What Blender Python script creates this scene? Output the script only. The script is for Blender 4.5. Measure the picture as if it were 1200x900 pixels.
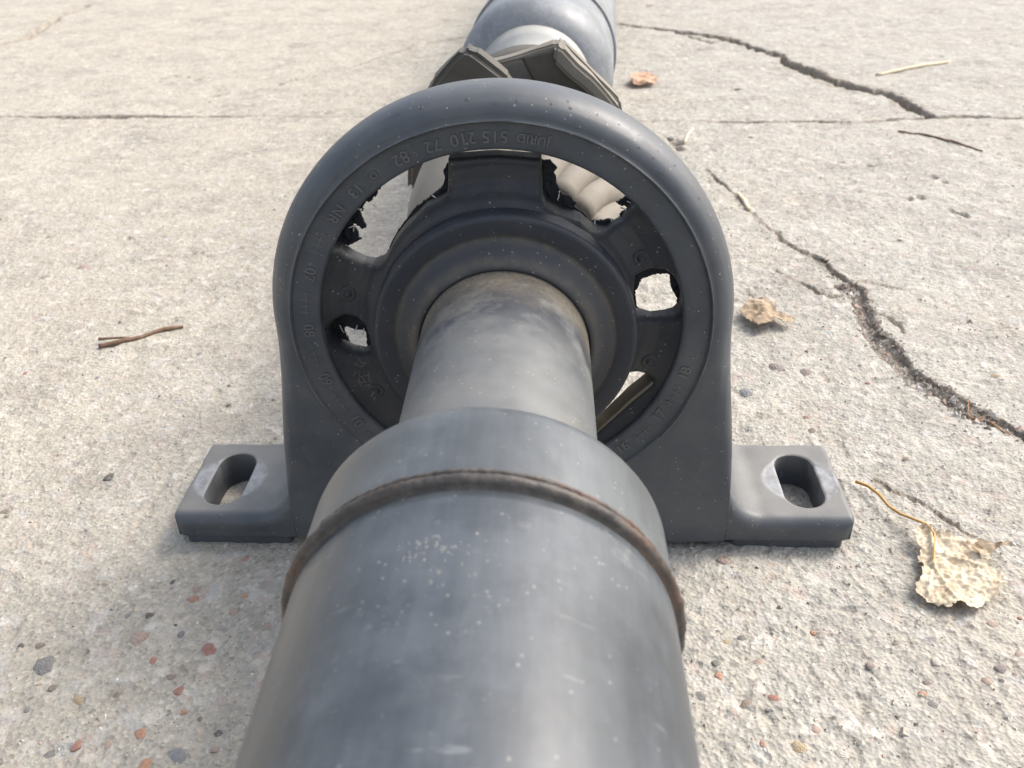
import bpy, bmesh, math, random
import numpy as np
from mathutils import Vector, Matrix
for o in list(bpy.data.objects): bpy.data.objects.remove(o)
S = bpy.context.scene
R = math.radians
# ------------------------------------------------------------------ camera
cd = bpy.data.cameras.new('camera'); cam = bpy.data.objects.new('camera', cd); S.collection.objects.link(cam)
c_r = Vector((0.998726, 0.04207, -0.027878)); c_u = Vector((0.001221, 0.532082, 0.846692)); c_f = Vector((-0.050454, 0.845647, -0.531353))
m = Matrix((c_r, c_u, -c_f)).transposed().to_4x4(); m.translation = Vector((0.01644, -0.22551, 0.20735))
cam.matrix_world = m
cd.sensor_width = 36; cd.lens = 36*1040.16/1200; cd.clip_start = .004; cd.clip_end = 300
cd.dof.use_dof = True; cd.dof.focus_distance = .262; cd.dof.aperture_fstop = 32
S.camera = cam
# ------------------------------------------------------------------ sky, sun, exposure
SUN_AZ, SUN_EL = 60, 47            # azimuth clockwise from +Y
w = bpy.data.worlds.new('World'); S.world = w; w.use_nodes = True
nt = w.node_tree; nt.nodes.clear()
sky = nt.nodes.new('ShaderNodeTexSky'); sky.sky_type = 'NISHITA'; sky.sun_disc = False
sky.sun_elevation = R(SUN_EL); sky.sun_rotation = R(SUN_AZ); sky.dust_density = 5; sky.air_density = 1.2; sky.ozone_density = .6
hs = nt.nodes.new('ShaderNodeHueSaturation'); hs.inputs['Saturation'].default_value = .6
bg = nt.nodes.new('ShaderNodeBackground'); bg.inputs['Strength'].default_value = .148
wo = nt.nodes.new('ShaderNodeOutputWorld')
nt.links.new(sky.outputs[0], hs.inputs['Color']); nt.links.new(hs.outputs[0], bg.inputs[0]); nt.links.new(bg.outputs[0], wo.inputs[0])
sl = bpy.data.lights.new('sun', 'SUN'); sl.energy = 1.15; sl.angle = R(20); sl.color = (1, .955, .885)
so = bpy.data.objects.new('sun', sl); S.collection.objects.link(so)
sd = Vector((math.sin(R(SUN_AZ))*math.cos(R(SUN_EL)), math.cos(R(SUN_AZ))*math.cos(R(SUN_EL)), math.sin(R(SUN_EL))))
so.rotation_euler = sd.to_track_quat('Z', 'Y').to_euler(); so.location = sd*3
S.view_settings.view_transform = 'Standard'; S.view_settings.look = 'None'
S.view_settings.exposure = 1.03; S.view_settings.gamma = 1; S.view_settings.use_curve_mapping = False
S.render.engine = 'CYCLES'

# ------------------------------------------------------------------ helpers
rng = np.random.default_rng(7); random.seed(7)
def link(o, parent=None):
    S.collection.objects.link(o)
    if parent: o.parent = parent
    return o
def mk(name, v, f, mat, parent=None, smooth=True, kind=None, label=None, flat_from=None, attr=None):
    me = bpy.data.meshes.new(name); me.from_pydata([tuple(map(float, p)) for p in v], [], [tuple(map(int, q)) for q in f])
    if smooth:
        s = np.ones(len(me.polygons), bool)
        if flat_from is not None: s[flat_from:] = False
        me.polygons.foreach_set('use_smooth', s)
    if attr:
        for k, a in attr.items():
            at = me.attributes.new(k, 'FLOAT', 'POINT'); at.data.foreach_set('value', np.asarray(a, np.float32))
    me.materials.append(mat); me.update()
    o = link(bpy.data.objects.new(name, me), parent)
    if kind: o['kind'] = kind
    if label: o['label'] = label
    return o
def tag(o, label, cat, group=None):
    o['label'] = label; o['category'] = cat
    if group: o['group'] = group
    return o
def thing(name, label, cat, loc=(0, 0, 0), group=None):
    o = link(bpy.data.objects.new(name, None)); o.location = loc; o.empty_display_size = .02
    return tag(o, label, cat, group)
def hsh(i, j, s):
    n = (i.astype(np.int64)*374761393 + j.astype(np.int64)*668265263 + s*1442695041) & 0xffffffff
    n = ((n ^ (n >> 13))*1274126177) & 0xffffffff
    n = ((n ^ (n >> 16))*2246822519) & 0xffffffff
    return ((n ^ (n >> 15)) & 0xffffff)/float(0xffffff)
def vn(x, y, s=0):                                   # value noise -1..1
    x = np.asarray(x, float); y = np.asarray(y, float)
    i = np.floor(x); j = np.floor(y); u = x-i; t = y-j
    u = u*u*(3-2*u); t = t*t*(3-2*t); i = i.astype(np.int64); j = j.astype(np.int64)
    a = hsh(i, j, s)*(1-u)+hsh(i+1, j, s)*u; b = hsh(i, j+1, s)*(1-u)+hsh(i+1, j+1, s)*u
    return (a*(1-t)+b*t)*2-1
def fbm(x, y, s=0, o=4):
    r = 0; a = 1.; n = 0
    for k in range(o): r = r+a*vn(x, y, s+k*17); n += a; a *= .5; x = x*2.03; y = y*2.03
    return r/n
def smooth(e0, e1, x):
    t = np.clip((x-e0)/(e1-e0), 0, 1); return t*t*(3-2*t)
def lathe(prof, n=128, ax=None, noise=None, cap=True, a0=0.):      # prof: list of (r, y); ax(y)->(x,z)
    v = []; f = []
    for k, (r, y) in enumerate(prof):
        cx, cz = ax(y)
        for i in range(n):
            a = 2*math.pi*i/n+a0
            rr = r+(noise(a, y, k) if noise else 0)
            v.append((cx+rr*math.cos(a), y, cz+rr*math.sin(a)))
    for k in range(len(prof)-1):
        for i in range(n):
            j = (i+1) % n; f.append((k*n+i, (k+1)*n+i, (k+1)*n+j, k*n+j))
    if cap:
        f.append(tuple(range(n))); f.append(tuple(reversed(range((len(prof)-1)*n, len(prof)*n))))
    return v, f
def seg(p, q, n): return [(p[0]+(q[0]-p[0])*i/n, p[1]+(q[1]-p[1])*i/n) for i in range(n)]
def dense(prof, step=.004):
    out = []
    for a, b in zip(prof[:-1], prof[1:]):
        out += seg(a, b, max(1, int(math.hypot(a[0]-b[0], a[1]-b[1])/step)))
    return out+[prof[-1]]
def tubepath(pts, rad, n=8, flat=1.):
    pts = [Vector(p) for p in pts]; v = []; f = []
    for k, p in enumerate(pts):
        t = (pts[min(k+1, len(pts)-1)]-pts[max(k-1, 0)]).normalized()
        up = Vector((0, 0, 1)) if abs(t.z) < .9 else Vector((1, 0, 0))
        a = t.cross(up).normalized(); b = a.cross(t)
        r = rad[k] if hasattr(rad, '__len__') else rad
        for i in range(n):
            an = 2*math.pi*i/n; v.append(p+a*math.cos(an)*r+b*math.sin(an)*r*flat)
    for k in range(len(pts)-1):
        for i in range(n):
            j = (i+1) % n; f.append((k*n+i, k*n+j, (k+1)*n+j, (k+1)*n+i))
    f.append(tuple(reversed(range(n)))); f.append(tuple(range((len(pts)-1)*n, len(pts)*n)))
    return v, f
def resample(pts, n):
    p = np.array(pts, float); d = np.r_[0, np.cumsum(np.hypot(*np.diff(p[:, :2], axis=0).T))]
    s = np.linspace(0, d[-1], n); return np.stack([np.interp(s, d, p[:, k]) for k in range(p.shape[1])], 1)
def join(parts):
    v = []; f = []
    for a, b in parts:
        o = len(v); v += list(a); f += [tuple(i+o for i in q) for q in b]
    return v, f
def psd(X, Y, poly):                                  # signed distance to polygon, inside > 0
    P = np.array(poly, float); d = np.full(X.shape, 1e9); ins = np.zeros(X.shape, bool)
    for (ax, ay), (bx, by) in zip(P, np.roll(P, -1, 0)):
        ex, ey = bx-ax, by-ay; L = ex*ex+ey*ey+1e-15
        t = np.clip(((X-ax)*ex+(Y-ay)*ey)/L, 0, 1)
        d = np.minimum(d, np.hypot(X-ax-t*ex, Y-ay-t*ey))
        c = ((ay > Y) != (by > Y)) & (X < ex*(Y-ay)/(by-ay+1e-15)+ax); ins ^= c
    return np.where(ins, d, -d)
def clip_grid(A, B, F, wrap=False):
    """triangles of the grid (A,B) where F>0, cut exactly along F=0 -> verts (k,2), tris, boundary edges"""
    n, m = A.shape; idx = np.arange(n*m).reshape(n, m)
    if wrap: idx = np.vstack([idx, idx[:1]])
    a = idx[:-1, :-1].ravel(); b = idx[1:, :-1].ravel(); c = idx[1:, 1:].ravel(); d = idx[:-1, 1:].ravel()
    T = np.vstack([np.stack([a, b, c], 1), np.stack([a, c, d], 1)])
    Ff = F.ravel(); P = np.stack([A.ravel(), B.ravel()], 1)
    s = (Ff[T] > 0).sum(1); tris = [tuple(t) for t in T[s == 3]]
    V = [tuple(q) for q in P]; cut = {}
    def cp(i, j):
        k = (i, j) if i < j else (j, i)
        if k not in cut:
            t = Ff[k[0]]/(Ff[k[0]]-Ff[k[1]]); t = min(max(t, .02), .98)
            cut[k] = len(V); V.append(tuple(P[k[0]]+(P[k[1]]-P[k[0]])*t))
        return cut[k]
    for t in T[(s > 0) & (s < 3)]:
        out = []
        for i, j in ((t[0], t[1]), (t[1], t[2]), (t[2], t[0])):
            if Ff[i] > 0: out.append(i)
            if (Ff[i] > 0) != (Ff[j] > 0): out.append(cp(i, j))
        for k in range(1, len(out)-1): tris.append((out[0], out[k], out[k+1]))
    T = np.array(tris); used = np.unique(T); re = -np.ones(len(V), int); re[used] = np.arange(len(used))
    T = re[T]; V = np.array(V)[used]
    E = np.vstack([T[:, [0, 1]], T[:, [1, 2]], T[:, [2, 0]]]); key = np.sort(E, 1)
    _, inv, cnt = np.unique(key, axis=0, return_inverse=True, return_counts=True)
    return V, T, E[cnt[inv.ravel()] == 1]
def slab(V, T, E, top, bot, flip=False):
    """closed solid from a clipped sheet: top(V)->3D, bot(V)->3D, walls between; walls keep their own vertices"""
    a = top(V); b = bot(V); n = len(V)
    if flip: T = T[:, ::-1]; E = E[:, ::-1]
    f = [tuple(t) for t in T]+[tuple(n+np.array(t)[::-1]) for t in T]
    bi = np.unique(E); mp = {int(k): i for i, k in enumerate(bi)}; o = 2*n; nb = len(bi)
    v = np.vstack([a, b, a[bi], b[bi]])
    f += [(o+mp[int(i)], o+nb+mp[int(i)], o+nb+mp[int(j)], o+mp[int(j)]) for i, j in E]
    return v, f

# ------------------------------------------------------------------ materials
def mat(name):
    m = bpy.data.materials.new(name); m.use_nodes = True; t = m.node_tree
    return m, t, t.nodes['Principled BSDF'], lambda k: t.nodes.new('ShaderNode'+k), t.links.new
def ramp(N, L, src, stops):
    r = N('ValToRGB'); e = r.color_ramp.elements
    e[0].position, e[0].color = stops[0][0], (*stops[0][1], 1); e[1].position, e[1].color = stops[-1][0], (*stops[-1][1], 1)
    for p, c in stops[1:-1]: q = e.new(p); q.color = (*c, 1)
    L(src, r.inputs[0]); return r.outputs[0]
def mix(N, L, fac, a, b, mode='MIX'):
    x = N('MixRGB'); x.blend_type = mode
    for i, s in ((0, fac), (1, a), (2, b)):
        if isinstance(s, (int, float)): x.inputs[i].default_value = s
        elif isinstance(s, tuple): x.inputs[i].default_value = (*s, 1)
        else: L(s, x.inputs[i])
    return x.outputs[0]
def noise(N, L, co, scale, det=4, rough=.55, vec=None):
    n = N('TexNoise'); n.inputs['Scale'].default_value = scale; n.inputs['Detail'].default_value = det; n.inputs['Roughness'].default_value = rough
    L(co, n.inputs['Vector']); return n.outputs['Fac']
def vor(N, L, co, scale, out='Distance', feat='F1'):
    n = N('TexVoronoi'); n.feature = feat; n.inputs['Scale'].default_value = scale; L(co, n.inputs['Vector']); return n.outputs[out]
def bump(N, L, h, st, dist, prev=None):
    b = N('Bump'); b.inputs['Strength'].default_value = st; b.inputs['Distance'].default_value = dist; L(h, b.inputs['Height'])
    if prev is not None: L(prev, b.inputs['Normal'])
    return b.outputs[0]
def coat(name, base, dust, rough=(.38, .62), spec=.5, metal=0., dust_amt=(.5, .75), speck=.5, streak=None, bumpd=.00006, scale=1.):
    """worn dark coating: base colour with dusty film, pale specks of grit, fine relief"""
    m, t, P, N, L = mat(name)
    co = N('TexCoord').outputs['Object']
    n1 = noise(N, L, co, 38*scale, 6, .62); n2 = noise(N, L, co, 420*scale, 4); n3 = noise(N, L, co, 130*scale, 5, .7)
    c = mix(N, L, ramp(N, L, n1, [(dust_amt[0], (0, 0, 0)), (dust_amt[1], (1, 1, 1))]), base, dust)
    c = mix(N, L, .35, c, ramp(N, L, n3, [(.3, tuple(x*.75 for x in base)), (.7, tuple(x*1.3+.005 for x in base))]))
    vd = vor(N, L, co, 620*scale); vd2 = vor(N, L, co, 260*scale)
    rare = ramp(N, L, noise(N, L, co, 300*scale, 2), [(.52, (0, 0, 0)), (.6, (1, 1, 1))])
    sp = ramp(N, L, vd, [(.10, (speck,)*3), (.2, (0, 0, 0))])
    sp = mix(N, L, 1., sp, rare, 'MULTIPLY')
    c = mix(N, L, sp, c, (.42, .39, .34))
    L(c, P.inputs['Base Color'])
    mr = N('MapRange'); L(n3, mr.inputs[0]); mr.inputs[1].default_value = .3; mr.inputs[2].default_value = .7
    mr.inputs[3].default_value = rough[0]; mr.inputs[4].default_value = rough[1]; L(mr.outputs[0], P.inputs['Roughness'])
    P.inputs['Specular IOR Level'].default_value = spec; P.inputs['Metallic'].default_value = metal
    b = bump(N, L, n2, .5, bumpd); b = bump(N, L, vd2, .15, bumpd, b)
    L(b, P.inputs['Normal'])
    return m, t, P, N, L, co, c
def simple(name, stops, scale=60, rough=.8, bumpd=.0003, tr=0., det=6):
    m, t, P, N, L = mat(name); co = N('TexCoord').outputs['Object']
    n = noise(N, L, co, scale, det, .65); L(ramp(N, L, n, stops), P.inputs['Base Color'])
    P.inputs['Roughness'].default_value = rough; P.inputs['Specular IOR Level'].default_value = .3
    L(bump(N, L, noise(N, L, co, scale*6, 4), .6, bumpd), P.inputs['Normal'])
    return m
def worn_paint(name, base, worn, rough, amount=1.):
    """dark stoved paint: cloudy wear, drawn-tube streaks along the axis, scuffs, grease film and dusty specks"""
    m, t, P, N, L, co, c = coat(name, base, worn, rough, dust_amt=(.44, .74), speck=.45, bumpd=.00004)
    mp = N('Mapping'); mp.inputs['Scale'].default_value = (1, .09, 1); L(co, mp.inputs['Vector'])
    st_ = noise(N, L, mp.outputs[0], 520, 5, .7); st2 = noise(N, L, mp.outputs[0], 140, 5, .65)
    mp2 = N('Mapping'); mp2.inputs['Scale'].default_value = (.25, 1.6, .25); mp2.inputs['Rotation'].default_value = (.2, .5, .15); L(co, mp2.inputs['Vector'])
    scr = ramp(N, L, noise(N, L, mp2.outputs[0], 420, 3, .5), [(.665, (0, 0, 0)), (.70, (.55*amount,)*3)])
    scr = mix(N, L, 1., scr, ramp(N, L, noise(N, L, co, 55, 3), [(.48, (0, 0, 0)), (.58, (1, 1, 1))]), 'MULTIPLY')
    scuff = mix(N, L, 1., ramp(N, L, noise(N, L, co, 620, 4, .7), [(.46, (0, 0, 0)), (.58, (.75*amount,)*3)]), ramp(N, L, noise(N, L, co, 62, 5, .68), [(.60, (0, 0, 0)), (.70, (1, 1, 1))]), 'MULTIPLY')
    dark = ramp(N, L, noise(N, L, co, 30, 6, .68), [(.40, (.75,)*3), (.56, (0, 0, 0))])
    c = mix(N, L, dark, c, tuple(x*.55 for x in base))
    c = mix(N, L, mix(N, L, 1., dark, st2, 'MULTIPLY'), c, tuple(x*.8 for x in base))
    c = mix(N, L, .30, c, ramp(N, L, st_, [(.32, (.55,)*3), (.6, (1.15,)*3)]), 'MULTIPLY')
    c = mix(N, L, scuff, c, (.27, .27, .265)); c = mix(N, L, scr, c, (.30, .31, .32))
    L(c, P.inputs['Base Color'])
    mr = N('MapRange'); L(st2, mr.inputs[0]); mr.inputs[1].default_value = .3; mr.inputs[2].default_value = .7; mr.inputs[3].default_value = rough[0]; mr.inputs[4].default_value = rough[1]
    rg = mix(N, L, scuff, mr.outputs[0], (.75,)*3); rg = mix(N, L, dark, rg, (rough[0]*.9,)*3); L(rg, P.inputs['Roughness'])
    return m
M_tube = worn_paint('tube_paint', (.060, .070, .082), (.125, .137, .148), (.30, .46), .5)
M_collar = worn_paint('collar_paint', (.085, .096, .106), (.15, .16, .167), (.36, .52), .25)
M_neck, t, P, N, L, co, c = coat('neck_steel', (.105, .113, .12), (.19, .187, .175), (.36, .55), dust_amt=(.35, .7), speck=.5, bumpd=.00004)
sx = N('SeparateXYZ'); L(co, sx.inputs[0])
wob = N('MATH' if False else 'Math'); wob.operation = 'MULTIPLY_ADD'; L(noise(N, L, co, 60, 4), wob.inputs[0]); wob.inputs[1].default_value = .03; L(sx.outputs[1], wob.inputs[2])
dz = N('MapRange'); L(wob.outputs[0], dz.inputs[0]); dz.inputs[1].default_value = -.012; dz.inputs[2].default_value = .0035; dz.inputs[3].default_value = 0; dz.inputs[4].default_value = 1
patch = N('MapRange'); L(wob.outputs[0], patch.inputs[0]); patch.inputs[1].default_value = -.030; patch.inputs[2].default_value = -.010; patch.inputs[3].default_value = 0; patch.inputs[4].default_value = 1
pn = ramp(N, L, noise(N, L, co, 45, 6, .7), [(.42, (0, 0, 0)), (.54, (1, 1, 1))])
c2 = mix(N, L, mix(N, L, 1., patch.outputs[0], pn, 'MULTIPLY'), c, (.035, .04, .052))
gr = ramp(N, L, noise(N, L, co, 900, 3), [(.3, (.13, .115, .09)), (.7, (.24, .215, .175))])
c2 = mix(N, L, dz.outputs[0], c2, gr); L(c2, P.inputs['Base Color'])
M_arch = coat('bracket_coating', (.052, .060, .072), (.110, .113, .116), (.36, .54), dust_amt=(.40, .72), speck=.6)[0]
M_letter = coat('raised_lettering', (.095, .098, .10), (.17, .165, .15), (.4, .6), speck=.3)[0]
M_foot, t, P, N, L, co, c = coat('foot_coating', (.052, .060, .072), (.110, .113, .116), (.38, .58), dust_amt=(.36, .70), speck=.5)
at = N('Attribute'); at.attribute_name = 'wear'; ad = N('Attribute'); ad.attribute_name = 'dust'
c2 = mix(N, L, mix(N, L, 1., at.outputs['Fac'], ramp(N, L, noise(N, L, co, 240, 5, .7), [(.34, (.15,)*3), (.62, (1, 1, 1))]), 'MULTIPLY'), mix(N, L, mix(N, L, 1., ad.outputs['Fac'], ramp(N, L, noise(N, L, co, 70, 6, .6), [(.25, (.35,)*3), (.6, (.85,)*3)]), 'MULTIPLY'), c, (.175, .170, .158)), (.27, .28, .30)); L(c2, P.inputs['Base Color'])  # foot tops paler: settled dust and top lighting both mixed into the colour
M_line = coat('worn_mould_line', (.10, .105, .11), (.2, .2, .19), (.4, .6), speck=.3)[0]
M_rub = coat('rubber', (.032, .034, .039), (.075, .072, .066), (.5, .72), spec=.4, dust_amt=(.45, .72), speck=.6, bumpd=.0001)[0]
M_rubd = coat('torn_rubber', (.018, .020, .025), (.04, .04, .04), (.6, .8), spec=.3, speck=.2, bumpd=.0001)[0]
M_seal, t, P, N, L, co, c = coat('seal_rubber', (.026, .030, .039), (.05, .05, .052), (.45, .62), spec=.4, speck=.45)
at = N('Attribute'); at.attribute_name = 'dusty'
c2 = mix(N, L, mix(N, L, 1., at.outputs['Fac'], ramp(N, L, noise(N, L, co, 160, 6, .7), [(.3, (.2,)*3), (.65, (1, 1, 1))]), 'MULTIPLY'), c, (.125, .108, .08)); L(c2, P.inputs['Base Color'])
M_weld, t, P, N, L = mat('rusty_weld'); co = N('TexCoord').outputs['Object']
c = ramp(N, L, noise(N, L, co, 210, 7, .7), [(.3, (.028, .026, .025)), (.5, (.055, .048, .043)), (.66, (.10, .083, .068)), (.78, (.19, .17, .15))])
c = mix(N, L, mix(N, L, 1., ramp(N, L, noise(N, L, co, 40, 5, .6), [(.53, (0, 0, 0)), (.62, (1, 1, 1))]), ramp(N, L, noise(N, L, co, 380, 4), [(.4, (.2,)*3), (.6, (.9,)*3)]), 'MULTIPLY'), c, (.12, .062, .038))
L(c, P.inputs['Base Color']); P.inputs['Roughness'].default_value = .48; L(bump(N, L, noise(N, L, co, 900, 5, .7), .8, .00025), P.inputs['Normal'])
M_yoke = coat('dusty_forging', (.17, .155, .13), (.26, .235, .20), (.6, .85), spec=.3, dust_amt=(.35, .65), speck=.2, bumpd=.0002)[0]
M_yokd = coat('dark_forging', (.075, .07, .062), (.14, .125, .105), (.55, .8), spec=.3, dust_amt=(.40, .7), speck=.2, bumpd=.0002)[0]
M_rear = worn_paint('rear_tube_paint', (.20, .215, .235), (.27, .28, .285), (.42, .6), .5)
M_rneck = coat('rear_neck_steel', (.36, .36, .345), (.42, .41, .39), (.5, .68), speck=.1)[0]
M_thread = simple('fibre', [(.3, (.62, .6, .55)), (.7, (.75, .73, .7))], 300, .8)
M_leaf = None
# ================================================================== GROUND
mm = .001
def P2(l): return np.array(l, float)*mm
W0 = [(-45.45, 106.84), (-43.77, 104.73), (-41.73, 103.39), (-39.19, 102.04), (-36.54, 101.48), (-33.72, 102.52), (-32.06, 104.36), (-29.66, 108.76), (-26.12, 113.07), (-19.92, 118.75), (-15.52, 120.91), (-13.55, 122.34), (-12.65, 132.29), (0.13, 133.03), (12.33, 131.94), (12.68, 122.02), (13.59, 120.07), (17.07, 117.58), (22.92, 115.05), (25.77, 112.27), (28.15, 111.24), (30.5, 111.22), (34.62, 113.68), (37.23, 118.09)]
W1 = [(-52.48, 81.28), (-50.06, 83.87), (-46.85, 84.85), (-43.84, 84.41), (-40.5, 82.38), (-39.75, 77.71), (-40.29, 72.97), (-43.09, 71.48), (-46.64, 72.39), (-50.03, 74.5), (-52.45, 77.77)]
W2 = [(38.86, 97.67), (42.86, 99.23), (47.16, 99.46), (49.66, 97.85), (51.55, 94.89), (52.58, 90.82), (52.64, 86.68), (51.06, 84.74), (48.64, 83.91), (44.47, 83.37), (39.94, 84.8), (39.02, 88.71), (38.35, 92.83)]
W3 = [(37.03, 64.3), (41.13, 64.91), (45.32, 63.68), (45.18, 61.53), (39.48, 55.61), (34.42, 49.86), (29.23, 43.96), (22.53, 39.95), (19.78, 46.58), (29.09, 49.85), (34.67, 57.81)]
MIN = [(-45.18, 104.45), (-43.67, 103.09), (-42.13, 101.95), (-40.16, 100.8), (-38.17, 99.64), (-37.3, 99.86), (-36.25, 100.99), (-35.76, 100.44), (-34.18, 101.42), (-32.9, 103.66), (-31.58, 106.32), (-29.82, 109.39), (-28.17, 111.55), (-27.02, 112.83), (-25.4, 114.96), (-23.14, 117.48), (-21.87, 118.1), (-21.4, 118.93), (-20.17, 119.13), (-18.43, 120.78), (-16.74, 122.0), (-15.45, 123.22), (-14.83, 125.26), (-15.09, 127.29), (-13.66, 129.61), (-11.83, 130.67), (-10.42, 130.54), (-8.97, 131.13), (-7.19, 131.56), (-5.09, 131.36), (-3.32, 131.69), (-1.22, 131.48), (0.91, 131.98), (2.65, 131.67), (4.04, 131.4), (5.45, 131.63), (7.54, 131.1), (10.68, 130.59), (12.77, 130.1), (14.87, 129.93), (15.57, 129.09), (16.69, 127.82), (16.09, 126.38), (16.5, 125.04), (16.79, 122.6), (18.28, 120.42), (20.07, 119.78), (22.18, 117.44), (21.77, 116.63), (23.1, 115.35), (24.92, 113.87), (26.03, 112.33), (28.57, 112.3), (30.96, 112.72), (33.98, 112.24), (34.19, 114.91), (36.85, 115.51), (34.43, 116.48), (32.49, 117.57), (35.63, 119.27)]
MJAG = [(-31.42, 123.84), (-32.51, 123.03), (-32.83, 121.87), (-33.65, 121.8), (-33.89, 120.34), (-35.1, 119.65), (-35.38, 118.89), (-36.83, 117.98), (-37.24, 118.7), (-38.5, 116.6), (-38.76, 115.45), (-39.4, 115.89), (-38.57, 112.53), (-38.07, 110.79), (-39.82, 110.02), (-40.58, 111.25), (-41.93, 112.05), (-40.74, 109.94), (-40.74, 108.18), (-39.74, 107.2), (-42.02, 106.25), (-45.18, 104.45)]
M1 = [(-49.04, 77.94), (-48.13, 78.17), (-45.56, 77.42), (-42.69, 76.74), (-42.73, 72.54), (-42.6, 67.75), (-44.41, 67.14), (-46.17, 67.59), (-47.22, 71.2), (-48.29, 74.59)]
M2 = [(41.51, 93.71), (43.34, 94.52), (45.77, 95.39), (49.19, 95.16), (49.74, 91.57), (50.82, 89.47), (52.05, 87.0), (51.95, 84.87), (50.37, 82.01), (48.55, 80.58), (44.07, 80.75), (42.07, 82.42), (40.53, 85.3), (39.82, 89.9), (40.54, 90.59), (40.95, 92.33)]
LEAF = [(135.1, 6.7), (139.3, 7.3), (141.0, 5.8), (144.5, 3.5), (149.7, 2.7), (154.9, 1.8), (156.6, -0.0), (157.5, -2.3), (154.4, -7.2), (153.8, -11.5), (155.1, -14.0), (157.1, -15.7), (153.9, -19.8), (151.1, -23.9), (147.6, -25.5), (143.9, -27.9), (140.9, -28.3), (139.5, -26.8), (137.3, -27.4), (135.0, -27.7), (131.9, -26.9), (129.7, -25.0), (128.8, -22.6), (127.9, -21.0), (130.5, -16.1), (133.4, -10.9), (134.3, -4.8), (135.5, -1.2), (134.9, 2.5)]
PET = [(125.4, 34.7), (128.4, 31.1), (130.7, 25.2), (132.0, 19.0), (134.4, 14.5), (137.6, 10.6), (140.9, 7.3), (141.4, 2.6), (136.4, -10.9)]
CURL = [(151.0, -2.3), (154.4, -1.3), (157.2, -2.7), (162.7, -4.4), (156.8, -5.8), (153.0, -9.3), (151.1, -6.7)]
LEAF2 = [(105.6, 164.0), (113.1, 177.7), (120.4, 176.2), (125.9, 166.4), (130.5, 159.7), (131.1, 157.0), (124.5, 154.5), (121.5, 157.1), (115.1, 149.5), (111.5, 149.5), (111.0, 153.4), (107.5, 157.3)]
LEAF3 = [(85.4, 638.7), (92.7, 662.0), (101.1, 664.8), (112.6, 640.0), (107.9, 623.9), (89.5, 618.9)]
C1 = [(92.4, 931.2), (154.2, 881.8), (202.4, 842.0), (225.3, 784.9), (245.0, 749.3), (251.9, 701.9), (263.0, 661.5), (271.9, 633.9), (284.9, 610.6), (301.8, 591.2), (312.6, 567.1), (315.3, 526.4), (320.6, 508.3)]
C1b = [(157.9, 871.3), (173.4, 840.2), (188.9, 815.3)]
C2 = [(-516.4, 560.6), (-481.0, 561.3), (-425.3, 552.4), (-378.6, 552.4), (-327.1, 549.3), (-230.1, 543.6), (-169.8, 542.6), (-50.2, 530.2), (130.3, 512.0), (174.3, 507.0), (191.2, 506.0), (228.2, 503.9), (257.4, 499.8), (309.9, 506.5), (338.9, 512.2), (388.1, 501.9), (425.4, 497.3)]
C3 = [(123.4, 391.9), (127.9, 363.3), (134.0, 341.5), (137.5, 321.1), (144.0, 278.4), (150.5, 257.7), (158.8, 241.8), (164.1, 234.8), (165.3, 221.3), (168.3, 207.4), (174.2, 197.1), (173.8, 185.3), (168.5, 166.9), (169.1, 151.3), (173.4, 139.7), (173.4, 125.7), (172.7, 116.8), (177.4, 106.8), (182.4, 96.0), (189.5, 83.1), (195.9, 73.9), (198.7, 65.2), (207.6, 49.8)]
SOIL = [(164.8, 202.3), (171.0, 193.2), (168.1, 171.4), (164.7, 153.8), (167.5, 133.5), (169.6, 122.0), (171.5, 105.5), (177.1, 96.0), (183.2, 84.3), (190.9, 73.9)]
C4 = [(136.7, 221.8), (145.5, 204.7), (151.8, 194.4), (159.4, 190.4), (163.0, 192.3)]
C6 = [(-256.3, 670.7), (-206.8, 721.6), (-171.6, 779.1), (-141.4, 834.2), (-90.9, 872.6)]
C7 = [(-662.2, 885.5), (-650.9, 925.6), (-683.7, 1084.0), (-685.6, 1168.7)]
STEM = [(133.8, 39.9), (139.0, 32.4), (141.4, 29.4), (144.4, 24.4), (148.3, 18.8), (152.1, 13.4), (155.3, 10.0), (157.8, 6.7)]
TWIG = [(-204.2, 138.2), (-198.3, 140.5), (-191.4, 144.3), (-185.8, 148.4), (-181.9, 154.0), (-176.9, 157.0), (-171.2, 160.0)]
TWIGb = [(-206.4, 143.2), (-199.8, 144.1), (-191.6, 144.8)]
STRAW = [(318.2, 653.7), (350.2, 671.9), (379.6, 687.3), (403.8, 700.0)]
BTWIG = [(280.2, 470.4), (299.0, 456.1), (312.2, 440.4), (323.2, 421.5)]
ST2 = [(135.4, 339.8), (137.0, 327.2), (137.5, 312.1)]
ST3 = [(113.8, 450.3), (118.8, 469.9), (125.1, 488.0)]
CRT = [(186.9, 90.4), (184.6, 81.8), (188.0, 80.0), (193.3, 81.8)]
CRT2 = [(184.2, 78.1), (190.6, 79.1), (193.6, 69.2), (194.8, 67.5)]
BR1 = [(168, 207), (180, 203), (188, 196), (199, 194)]
BR2 = [(171, 172), (178, 163), (180, 150)]
CRH = [(113.0, 205), (118, 190)]
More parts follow.
